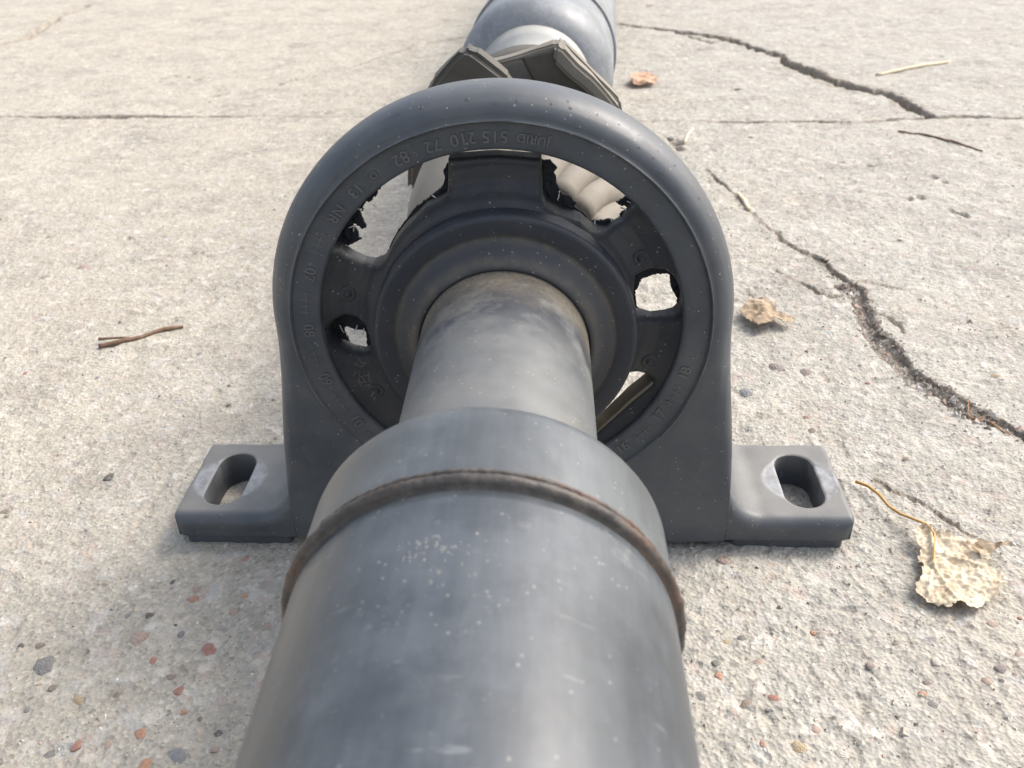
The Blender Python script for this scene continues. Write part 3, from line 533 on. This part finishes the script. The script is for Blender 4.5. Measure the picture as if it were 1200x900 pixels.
for txt, az, size, sp in (('JURID', 79.4, .0034, 1), ('515', 89.4, .0047, 1), ('210', 97.8, .0047, 1), ('72', 106.1, .0047, 1), ('82', 115.5, .0047, 1), ('13', 131.4, .0044, 1), ('NR', 140.6, .0044, 1),
                          ('07', 161.5, .0044, 1), ('08', 180.2, .0044, 1), ('09', 197.6, .0044, 1), ('10', 215.0, .0044, 1), ('11', 232, .0044, 1), ('16', -49.0, .0044, 1), ('17', -32.4, .0044, 1), ('18', -15.6, .0044, 1)):
    v, f = glyphs(txt, size); emboss(v, f, az, .0566)
v, f = glyphs('D', .003); rr_ = []
v2_, f2_ = tubepath([(.0019*math.cos(a), .0019*math.sin(a), 0) for a in np.linspace(0, 6.283, 25)], .0002, 6)
emboss(*join([(v, f), ([tuple(p) for p in v2_], f2_)]), 124.6, .0566)
def box(x0, x1, y0, y1, z0, z1):
    v = [(x, y, z) for x in (x0, x1) for y in (y0, y1) for z in (z0, z1)]
    return v, [(0, 1, 3, 2), (4, 6, 7, 5), (0, 4, 5, 1), (2, 3, 7, 6), (0, 2, 6, 4), (1, 5, 7, 3)]
for az in (151.0, 171.0, 189.0, 206.5, 224, -40.4, -23.8):
    parts = [box(-.0041, .0041, -.00016, .00016, -.0003, .00022)]
    for k in range(4): x = -.0030+.0020*k; parts.append(box(x-.00017, x+.00017, -.0014, .0014, -.0003, .00023))
    emboss(*join(parts), az, .0568, 'date_ticks')
# --- feet
def foot(sgn):
    cx = sgn*100.5*mm; cy = 21.8*mm
    gx_ = np.r_[np.arange(.0690, .0722, .0004), np.arange(.0722, .0762, .00012), np.arange(.0762, .1160, .0004)]; gy_ = np.r_[np.arange(-.0005, .0040, .0002), np.arange(.0040, .0448, .0004)]; A, B = np.meshgrid(gx_, gy_, indexing='ij')
    def ftop(x): q = np.clip(.0857-x, 0, .0134); return .0125+np.where(q > 0, .0135-np.sqrt(np.clip(.0135**2-q*q, 0, 1)), 0)
    def rr(x, y, x0, x1, y0, y1, r): dx = np.maximum(np.maximum(x0+r-x, x-x1+r), 0); dy = np.maximum(np.maximum(y0+r-y, y-y1+r), 0); ins = np.minimum(np.minimum(x-x0, x1-x), np.minimum(y-y0, y1-y)); d = np.hypot(dx, dy); return np.where(d > 0, r-d, np.maximum(np.minimum(ins, 9), 0)+0*r) if r > 0 else ins
    outer = lambda x, y: rr(x, y, .060, .1145, .00002, .0433, .0038)
    def slot(x, y): dyy = np.maximum(np.abs(y-cy)-.0078, 0); return np.hypot(x-.1005, dyy)-.0068
    Fg = np.minimum(outer(A, B), slot(A, B)); Fg = np.minimum(Fg, A-  .0694)
    Vv, T, E = clip_grid(A, B, Fg)
    def top(v):
        x, y = v[:, 0], v[:, 1]
        z0_ = ftop(x); z = z0_+.00012*vn(x*160, y*160, 3); sl_ = np.sqrt(1+np.minimum(((ftop(x-.0001)-ftop(x+.0001))/.0002)**2, 12))
        e = np.clip(y-.00002, 0, .0042); z = z-.0040*sl_*(1-np.sqrt(np.clip(1-((.0042-e)/.0042)**2, 0, 1)))
        e = np.clip(np.minimum(.1145-x, .0433-y), 0, .0020); z = z-.0017*(1-np.sqrt(np.clip(1-((.0020-e)/.0020)**2, 0, 1)))+.00022*vn(x*420, y*420, 31)*(e < .0019)
        e = np.clip(slot(x, y), 0, .0008); z = z-.0004*(1-e/.0008)**2
        d = np.hypot(x-.1005, y-cy); z = z-.00022*(1-smooth(.0112, .0128, d))
        return np.stack([sgn*x, y, z], 1)
    bot = lambda v: np.stack([sgn*v[:, 0], v[:, 1]+.0006*(v[:, 1] < .0012), np.full(len(v), .0037)], 1)
    v, f = slab(Vv, T, E, top, bot, flip=sgn < 0)
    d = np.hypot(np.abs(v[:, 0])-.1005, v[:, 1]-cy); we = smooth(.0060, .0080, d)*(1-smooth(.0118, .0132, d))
    dust = smooth(.0108, .0124, v[:, 2])*smooth(.0012, .005, v[:, 1])*smooth(.070, .086, np.abs(v[:, 0])); we = np.maximum(we*.9, .7*np.exp(-((d-.0125)/.0006)**2)*(vn(v[:, 0]*300, v[:, 1]*300, 8) > -.1))*(v[:, 2] > .0118)  # mask for the flat top: real dust plus painted-in light
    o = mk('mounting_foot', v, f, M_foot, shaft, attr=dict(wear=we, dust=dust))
    # rubber-faced pad under the foot, inset from its edge
    A, B = np.meshgrid(np.arange(.0735, .1130, .0008), np.arange(.0010, .0425, .0008), indexing='ij')
    Fg = np.minimum(rr(A, B, .0752, .1122, .0020, .0418, .0018), slot(A, B)-.0001); Vv, T, E = clip_grid(A, B, Fg)
    v, f = slab(Vv, T, E, lambda v: np.stack([sgn*v[:, 0], v[:, 1], np.full(len(v), .00372)], 1), lambda v: np.stack([sgn*v[:, 0], v[:, 1], np.full(len(v), -.0008)], 1), flip=sgn < 0)
    mk('foot_pad', v, f, M_foot, o, smooth=False)
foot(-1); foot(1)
# --- torn rubber mount
def arc(r_, a0, a1, n=40): return [(1000*r_*math.cos(R(a)), 83.53+1000*r_*math.sin(R(a))) for a in np.linspace(a0, a1, n)]
HOLE0 = W0+arc(.060, 42, 153)
nt_, nrr = 840, 48
TH, RR = np.meshgrid(np.linspace(-1.85, 2*math.pi-1.85, nt_, endpoint=False), np.linspace(.0362, .0545, nrr), indexing='ij')
def xz(t_, r_): return r_*np.cos(t_)*1000, 83.53+r_*np.sin(t_)*1000
X_, Z_ = xz(TH, RR)
def front_F(X, Z):
    F_ = np.full(X.shape, 50.)
    for pl, e in ((HOLE0, .0), (W1, 0.), (W2, 0.), (W3, 0.)): F_ = np.minimum(F_, -psd(X, Z, pl)+e)
    return F_
def mount_top(v):
    x, z = xz(v[:, 0], v[:, 1]); r_ = v[:, 1]
    y = np.interp(r_, [.036, .0376, .0390, .0405, .0430, .0470, .0505, .0525, .0545], [.0015, .0018, .0030, .0052, .0070, .0072, .0058, .0046, .0042])
    F_ = front_F(x, z); e = np.clip(F_, 0, 1.6); y = y+.0022*(1-np.sqrt(np.clip(1-((1.6-e)/1.6)**2, 0, 1)))
    y = y+.00012*fbm(x*.6, z*.6, 3, 3)
    return np.stack([x*mm, y, z*mm], 1)
def flat(yv):
    def fn(v): x, z = xz(v[:, 0], v[:, 1]); return np.stack([x*mm, np.full(len(v), yv), z*mm], 1)
    return fn
Vv, T, E = clip_grid(TH, RR, front_F(X_, Z_), wrap=True)
# wrap-around triangles carry theta of both ends, so positions come from the vertices themselves
v, f = slab(Vv, T, E, mount_top, flat(.0128))
mount = mk('rubber_mount', v, f, M_rub, shaft)
mem = MIN+arc(.0575, 45, 128)+MJAG
def mem_F(X, Z):
    n_ = .35*vn(X*2.6, Z*2.6, 12)+.18*vn(X*6, Z*6, 13)
    F_ = -psd(X, Z, mem)
    for pl in (M1, M2): F_ = np.minimum(F_, -psd(X, Z, pl))
    F_ = F_-.30+n_*.5+.25*np.abs(vn(X*1.3, Z*1.3, 19))
    return np.minimum(F_, -psd(X, Z, W3))
TH2, RR2 = np.meshgrid(np.linspace(-1.85, 2*math.pi-1.85, 1100, endpoint=False), np.linspace(.0365, .0542, 64), indexing='ij')
X2, Z2 = xz(TH2, RR2); Vv, T, E = clip_grid(TH2, RR2, mem_F(X2, Z2), wrap=True)
def mem_top(v): q = flat(.0129)(v); q[:, 1] += .0004*vn(q[:, 0]*900, q[:, 2]*900, 4); return q
def mem_bot(v): q = flat(.0138)(v); q[:, 1] += .0004*vn(q[:, 0]*900, q[:, 2]*900, 4); return q
mk('torn_membrane', *slab(Vv, T, E, mem_top, mem_bot), M_rubd, mount)
for x, z in ((-44.84, 92.58), (40.27, 103.19), (44.5, 69.12), (-40.03, 58.81)):
    r0 = math.hypot(x, z-83.53)*mm; y0 = float(np.interp(r0, [.0376, .0405, .0430, .0470, .0505, .0545], [.0018, .0052, .0070, .0072, .0058, .0042]))
    pr = [(.0001, -.0013), (.0006, -.0012), (.0009, -.0007), (.0011, -.0002), (.0015, -.0003), (.0020, -.0006), (.0024, -.0003), (.0027, .0004), (.0028, .002)]
    v, f = lathe([(a, y0+b) for a, b in pr], 28, lambda y: (x*mm, z*mm)); mk('stud', v, f, M_rub, mount)
# dusty lower ledge of the lower right opening
lg = [(45.6, 62.4), (45.18, 61.53), (42.3, 58.5), (39.48, 55.61), (37.0, 52.7), (34.42, 49.86), (31.8, 46.9), (29.23, 43.96), (26, 41.9)]; v = []; f = []
for k, (x, z) in enumerate(lg):
    a, b = np.array(lg[max(k-1, 0)]), np.array(lg[min(k+1, len(lg)-1)]); n_ = np.array([-(b-a)[1], (b-a)[0]]); n_ = n_/np.hypot(*n_); n_ = n_ if n_[1] > 0 else -n_
    w_ = .25*float(vn(k*1.7, 0, 3))
    for o_, y in ((.35+w_*.4, .0062+.0003*w_), (.35+w_, .0136), (-.5, .0136), (-.5, .0062)): v.append(((x+n_[0]*o_)*mm, y, (z+n_[1]*o_)*mm))
for k in range(len(lg)-1): f += [(k*4+i, k*4+(i+1) % 4, k*4+4+(i+1) % 4, k*4+4+i) for i in range(4)]
f += [(0, 3, 2, 1), tuple(len(v)-4+i for i in range(4))]
mk('dusty_ledge', v, f, coat('dusty_rubber', (.13, .117, .09), (.20, .18, .14), (.75, .9), spec=.2, dust_amt=(.35, .6), speck=.4, bumpd=.0002)[0], mount, smooth=False)
sv = []; sf_ = []
for k in range(70):
    y = -.125-abs(random.gauss(0, .006)); a = R(97+random.gauss(0, 5.5)); rr_ = random.uniform(.0001, .00042)*(1 if k % 9 else 1.6); cx_, cz_ = ax(y); o = len(sv)
    for h_, q in ((-.00005, 1.), (.00003, .75)):
        for i in range(8):
            b_ = i*.7854; u_ = rr_*q*(1+.3*math.sin(k*3.1+i*2.3)); aa = a+u_*math.cos(b_)/.035; r_ = .0350+h_; sv.append((cx_+r_*math.cos(aa), y+u_*1.3*math.sin(b_), cz_+r_*math.sin(aa)))
    sf_ += [(o+i, o+(i+1) % 8, o+8+(i+1) % 8, o+8+i) for i in range(8)]+[tuple(o+8+i for i in range(8))]
mk('dried_splashes', sv, sf_, simple('dried_dust', [(.3, (.11, .117, .122)), (.7, (.19, .193, .19))], 500, .85), tube, kind='stuff')
# frayed fabric threads on the tear
th_ = []
for x0, z0, x1, z1 in THREADS:
    n_ = 6; p = [(x0*mm+(x1-x0)*mm*k/5+random.gauss(0, .00012), .0122-.0012*k/5, z0*mm+(z1-z0)*mm*k/5+random.gauss(0, .00012)) for k in range(n_)]
    th_.append(tubepath(p, np.linspace(.00024, .00012, n_), 5))
v, f = join(th_); mk('torn_threads', v, f, M_thread, mount, kind='stuff')
# fluff caught on the lower left of the rubber
fl_ = []
for k in range(16):
    a = rng.random()*6.28; x, z = -44+rng.normal()*1.4, 65+rng.normal()*2.4; p = []
    for q in range(7): p.append((x*mm, .0058-.0006*rng.random(), z*mm)); a += rng.normal()*.9; x += .5*math.cos(a); z += .5*math.sin(a)
    fl_.append(tubepath(p, .00005, 4))
v, f = join(fl_); mk('caught_fluff', v, f, simple('fluff', [(.3, (.25, .23, .2)), (.7, (.35, .33, .3))], 300, .9), mount, kind='stuff')
# --- bearing seal
sp_ = dense([(.0362, .010), (.0378, .0040), (.0378, -.0030), (.0375, -.0040), (.0368, -.0045), (.0345, -.0043), (.0325, -.0040), (.0318, -.0036), (.0312, -.0036), (.0306, -.0044), (.0290, -.0056), (.0270, -.0072), (.0255, -.0084), (.0246, -.0089), (.02405, -.0087), (.0239, -.0080), (.0238, -.004)], .0006)
v, f = lathe(sp_, 200, ax, cap=False)
rs = np.repeat([a for a, b in sp_], 200); ys_ = np.repeat([b for a, b in sp_], 200); ang = np.tile(np.linspace(0, 6.2832, 200, endpoint=False), len(sp_))
du = np.exp(-((rs-.0312)/.0011)**2)*.75*(ys_ < .0)+np.exp(-((rs-.0262)/.0013)**2)*.95*(ys_ < 0)+.18*smooth(.034, .031, rs)
du = .62*du*(.55+.45*smooth(-.5, .7, np.sin(ang))); mk('bearing_seal', v, f, M_seal, shaft, attr=dict(dusty=du))
# fleck of rubber lying on the seal lip
# --- joint behind the bearing: front yoke
yp = dense([(.026, .031), (.031, .036), (.0345, .046), (.0375, .060), (.039, .078), (.039, .094), (.033, .098)], .004)
fy = mk('front_yoke', *lathe(yp, 96, ax), M_yoke, shaft)
def yr(y): return float(np.interp(y, [.031, .036, .046, .060, .078, .094], [.026, .031, .0358, .0398, .041, .041]))
rb = []
for a0 in (98, 84, 70, 56, 42, 28):
    p = []
    for s in np.linspace(0, 1, 14):
        y = .040+.052*s; a = R(a0-34*s**1.4); r_ = yr(y)-.0026; p.append((r_*math.cos(a), y, .0829+r_*math.sin(a)))
    rb.append(tubepath(p, .0050, 16))
v, f = join(rb); mk('casting_rib', v, f, M_yoke, fy)
def prism(name, poly, y0, y1, mt, parent, grow=1.0, slope=0., bev=.0012):
    n = len(poly); c0 = np.mean(poly, 0); v = []
    for y, g in ((y0, 1.), (y1, grow)):
        for x, z in poly: v.append(((c0[0]+(x-c0[0])*g)*mm, y+slope*(z-c0[1])*mm, (c0[1]+(z-c0[1])*g)*mm))
    f = [tuple(range(n)), tuple(reversed(range(n, 2*n)))]+[(i, i+n, (i+1) % n+n, (i+1) % n) for i in range(n)]
    f = [tuple(reversed(q)) for q in f]
    bm_ = bmesh.new(); vs = [bm_.verts.new(q) for q in v]
    for q in f: bm_.faces.new([vs[i] for i in q])
    bmesh.ops.recalc_face_normals(bm_, faces=bm_.faces); bmesh.ops.bevel(bm_, geom=bm_.edges[:], offset=bev*1.5, segments=3, affect='EDGES'); bmesh.ops.triangulate(bm_, faces=bm_.faces)
    for _ in range(5):
        e_ = [e for e in bm_.edges if e.calc_length() > .006]
        if not e_: break
        bmesh.ops.subdivide_edges(bm_, edges=e_, cuts=1); bmesh.ops.triangulate(bm_, faces=[f_ for f_ in bm_.faces if len(f_.verts) > 3])
    for q in bm_.verts: q.co += Vector((float(vn(q.co.x*90+q.co.y*70, q.co.z*90, 3)), float(vn(q.co.x*90, q.co.z*90+q.co.y*60, 4)), float(vn(q.co.y*90, q.co.x*90-q.co.z*50, 5))))*.0007
    for f_ in bm_.faces: f_.smooth = False
    me_ = bpy.data.meshes.new(name); bm_.to_mesh(me_); bm_.free(); me_.materials.append(mt); return link(bpy.data.objects.new(name, me_), parent)
# left ear of the front yoke, and its twin below
prism('yoke_ear', [(-47, 78), (-43, 104), (-33.0, 124), (-18.6, 136.8), (-15.2, 136.2), (-1.0, 124.5), (6, 104), (-12, 92)], .127, .140, M_yokd, fy, 1.0, -.12, .0015)
prism('yoke_ear', [(-36, 96), (-25, 108), (-8, 118), (2, 108), (-8, 92), (-22, 86)], .090, .150, M_yokd, fy)
prism('yoke_ear', [(47, 88), (43, 62), (33, 45), (17, 32), (2, 44), (-4, 64), (12, 76)], .118, .150, M_yokd, fy)
prism('yoke_ear', [(36, 70), (25, 58), (8, 48), (-2, 58), (8, 74), (22, 80)], .090, .150, M_yokd, fy)
# rear yoke: a bent channel of plate open towards the bearing
ry = mk('rear_yoke', *lathe(dense([(.020, .200), (.034, .206), (.036, .216), (.030, .226), (.0235, .232)], .004), 64, lambda y: (.0025, .084)), M_yokd, shaft)
prism('yoke_ear', [(-12.5, 122.6), (-11.8, 124.4), (2, 127.4), (16.0, 131.2), (18.6, 130.6), (15.5, 127.0), (2, 124.8)], .160, .168, M_yoke, ry, 1., 0, .0006)
prism('yoke_ear', [(16, 131.3), (19.2, 130.9), (44, 104.5), (49, 74), (44, 74), (39, 101), (15.5, 125)], .156, .166, M_yoke, ry, 1., 0, .0010)
prism('yoke_ear', [(15, 125.8), (17.8, 125.0), (41.4, 99.2), (46, 71), (41, 71), (36, 96), (14.5, 120)], .164, .196, M_yokd, ry, 1., 0, .0008)
prism('yoke_ear', [(16.5, 125.4), (19.6, 125.0), (45.6, 99.0), (51, 70), (45, 70), (40, 95), (16, 119)], .192, .204, M_yoke, ry, 1., 0, .0010)
prism('yoke_ear', [(1.5, 126.3), (16.5, 130), (40, 103), (44, 78), (26, 74), (14, 98), (9, 112)], .1615, .172, M_yokd, ry, 1., -.1, .0008)
prism('yoke_ear', [(-16, 36), (-19, 36.5), (-44, 62), (-49, 90), (-40, 88), (-34, 66), (-12, 42)], .158, .206, M_yokd, ry)
cr = []
for a in (52, 142):
    d = (math.cos(R(a)), math.sin(R(a)))
    cr.append(tubepath([(.001+d[0]*s, .148, .083+d[1]*s) for s in (-.036, -.0345, .0345, .036)], [.009, .0105, .0105, .009], 24))
v, f = join(cr); mk('cross_joint', v, f, M_yokd, shaft)
# --- rear neck and tube
K = math.tan(R(3.2)); rax = lambda y: (.0046+K*(y-.30), .0853)
mk('rear_neck', *lathe(dense([(.0235, .215), (.0235, .262), (.0250, .268), (.0285, .274), (.0325, .278)], .003), 96, rax), M_rneck, shaft)
rt = mk('rear_tube', *lathe(dense([(.0462, 1.25), (.0462, .3515), (.0461, .3505), (.0455, .3500), (.0435, .3500)], .01), 128, rax), M_rear, shaft)
mk('rear_collar', *lathe(dense([(.0300, .2765), (.0345, .279), (.0385, .2825), (.0418, .2875), (.0438, .293), (.0445, .299), (.0445, .352)], .003), 128, rax), M_rear, shaft)

# ================================================================== LEAVES, TWIGS, STRAWS
def leaf_mat(name, stops, veins=True):
    m, t, P, N, L = mat(name); co = N('TexCoord').outputs['Object']
    c = ramp(N, L, noise(N, L, co, 170, 8, .72), stops)
    sp = ramp(N, L, noise(N, L, co, 420, 4, .6), [(.64, (0, 0, 0)), (.72, (.8,)*3)]); c = mix(N, L, sp, c, (.16, .09, .05))
    L(c, P.inputs['Base Color']); P.inputs['Roughness'].default_value = .7; P.inputs['Specular IOR Level'].default_value = .25
    tr = N('BsdfTranslucent'); L(c, tr.inputs[0]); mx = N('MixShader'); mx.inputs[0].default_value = .22
    L(P.outputs[0], mx.inputs[1]); L(tr.outputs[0], mx.inputs[2]); L(mx.outputs[0], t.nodes['Material Output'].inputs[0])
    L(bump(N, L, noise(N, L, co, 600, 5, .7), .7, .0006), P.inputs['Normal']); return m
M_leaf = leaf_mat('dry_leaf', [(.27, (.40, .27, .17)), (.40, (.60, .48, .34)), (.55, (.74, .65, .50)), (.72, (.84, .78, .66))])
M_leafb = leaf_mat('brown_leaf', [(.28, (.22, .145, .09)), (.5, (.42, .325, .225)), (.72, (.66, .55, .41))])
M_pink = leaf_mat('pale_leaf', [(.28, (.42, .24, .15)), (.5, (.62, .40, .28)), (.72, (.72, .54, .42))])
M_stem = simple('leaf_stalk', [(.3, (.40, .22, .07)), (.7, (.58, .36, .14))], 200, .5)
M_twig = simple('twig_bark', [(.3, (.12, .075, .05)), (.55, (.22, .14, .10)), (.75, (.34, .25, .19))], 160, .85, .0006)
M_straw = simple('straw', [(.3, (.58, .48, .33)), (.7, (.74, .66, .52))], 120, .7)
def leaf(name, poly, mt, parent, hfun, st=.0009, jag=.5, th_=.00012, cx=0, cy=0, seed=1):
    pl = np.array(poly)*mm; lo = pl.min(0)-.002; hi = pl.max(0)+.002
    A, B = np.meshgrid(np.arange(lo[0], hi[0], st), np.arange(lo[1], hi[1], st), indexing='ij')
    F_ = psd(A, B, pl)+jag*mm*(.7*vn(A*420, B*420, seed)+.5*vn(A*1100, B*1100, seed+1)); Vv, T, E = clip_grid(A, B, F_)
    def tp(v): x, y = v[:, 0], v[:, 1]; return np.stack([x-cx, y-cy, hfun(x, y)], 1)
    def bt(v): q = tp(v); q[:, 2] -= th_; return q
    return mk(name, *slab(Vv, T, E, tp, bt), mt, parent)
def mid(line, x, y): return pdist(x, y, line)[0]
# large pale leaf beside the right foot
lf = thing('dry_leaf', 'large pale crumpled dry leaf with long orange stalk beside the right bracket foot', 'leaf', (.1405, -.010, 0))
lx, ly = .1405, -.010
def lh(x, y):
    z = .0028+.0011*fbm(x*120, y*120, 3, 3)+.0013*np.abs(fbm(x*300, y*300, 5, 3))+.0006*np.abs(vn(x*900, y*900, 6))
    for a, s in ((P2([(141, 5), (136.4, -11), (138, -25)]), 1.), (P2([(139, -3), (152, -12)]), .7), (P2([(137, -10), (131, -22)]), .7), (P2([(140, 1), (152, 0)]), .7), (P2([(138, -14), (147, -22)]), .5), (P2([(140, -1), (134, -4)]), .5), (P2([(137, -9), (131, -15)]), .5)):
        z = z+.0011*s*np.exp(-(pdist(x, y, a)[0]/.0006)**2)
    d = psd(x, y, np.array(LEAF)*mm); z = z+.0022*np.exp(-d/.0022)*vn(x*130, y*130, 11)+.0010*np.exp(-d/.003)
    return np.maximum(z, .0009)+.0003*vn(x*800, y*800, 2)
leaf('leaf_blade', LEAF, M_leaf, lf, lh, .0004, 1.1, cx=lx, cy=ly)
leaf('curled_lobe', CURL, M_leafb, lf, lambda x, y: .0052+.16*(x-.151)*np.sin((y+.006)*500)+.0018*np.abs(vn(x*300, y*300, 5)), .0005, .5, cx=lx, cy=ly)
pp = resample([(x, y, z) for (x, y), z in zip(PET, (1.6, 2.6, 3.2, 3.2, 3.6, 4.6, 5.0, 5.0, 4.6))], 40)*mm
mk('leaf_stalk', *tubepath([(a-lx, b-ly, c) for a, b, c in pp], np.linspace(.00062, .00036, 40), 8), M_stem, lf)
# small brown leaf beside the arch
cx, cy = .118, .163
tag(leaf('dry_leaf', LEAF2, M_leafb, None, lambda x, y: .0034+.0024*fbm(x*120, y*120, 8, 3)+.0011*vn(x*330, y*330, 5)+.0005*np.abs(vn(x*800, y*800, 6)), .0005, 1.4, cx=cx, cy=cy), 'small crumpled brown leaf lying right of the arch, level with the shaft neck', 'leaf').location = (cx, cy, gz(cx, cy)+.001)
cx, cy = .099, .642
tag(leaf('dry_leaf', LEAF3, M_pink, None, lambda x, y: .0046+.004*fbm(x*60, y*60, 8, 3)+.0016*vn(x*200, y*200, 5), .0009, 1.5, cx=cx, cy=cy), 'small pinkish curled leaf on the far concrete just right of the rear tube', 'leaf').location = (cx, cy, gz(cx, cy)+.001)
def stick(name, line, rad, mt, label, cat, n=24, lift=.5, wobble=.0, extra=None, group=None):
    q = resample(line, n)*mm; c0 = q.mean(0); r_ = np.interp(np.linspace(0, 1, n), np.linspace(0, 1, len(rad)), rad)*mm
    zz = ground(q[:, 0].copy(), q[:, 1].copy())[0]; zz = np.convolve(np.pad(zz, 3, 'edge'), np.ones(7)/7, 'valid')+r_*lift
    pts = [(q[k, 0]-c0[0]+random.gauss(0, wobble*mm), q[k, 1]-c0[1]+random.gauss(0, wobble*mm), zz[k]+random.gauss(0, wobble*mm*.5)) for k in range(n)]
    o = mk(name, *(join([tubepath(pts, r_, 8)]+(extra(c0, zz[0]) if extra else []))), mt)
    o.location = (c0[0], c0[1], 0); return tag(o, label, cat, group)
def fork(c0, z0):
    q = resample(TWIGb, 10)*mm; return [tubepath([(a-c0[0], b-c0[1], z0+.0012) for a, b in q], np.linspace(.0008, .0004, 10), 6)]
stick('twig', TWIG, [1.1, 1.3, 1.0, .9, 1.15, .8], M_twig, 'brown dry twig with a split end, alone on the sandy concrete left of the arch', 'twig', 30, .9, .16, fork)
stick('straw', STRAW, [1.3, 1.7, 1.6, 1.1], M_straw, 'pale straw lying beyond the far crack at upper right', 'straw', 16, .9, .2)
stick('twig', BTWIG, [.7, .8, .9, .5], M_twig, 'thin reddish brown twig just in front of the straight slab joint at right', 'twig', 20, .8, .3)
stick('straw', ST2, [.9, 1.3, 1.2], M_straw, 'short pale straw stuck in the thin end of the long crack right of the arch', 'straw', 10, .9, .1)
stick('straw', ST3, [.9, 1.0, .7], M_straw, 'tiny tan stalk by dark crumbs close to the upper right edge of the arch', 'straw', 10, 1.6, .1)
stick('root_hair', CRT, [.3, .35, .3], simple('root', [(.3, (.3, .16, .08)), (.7, (.42, .25, .14))], 200, .8), 'thin reddish rootlet curled in the wide crack near the right edge, upper one', 'rootlet', 14, 2.5, .1)
stick('root_hair', CRT2, [.3, .35, .3], bpy.data.materials['root'], 'thin reddish rootlet lying along the wide crack near the right edge, lower one', 'rootlet', 14, 2.5, .1)
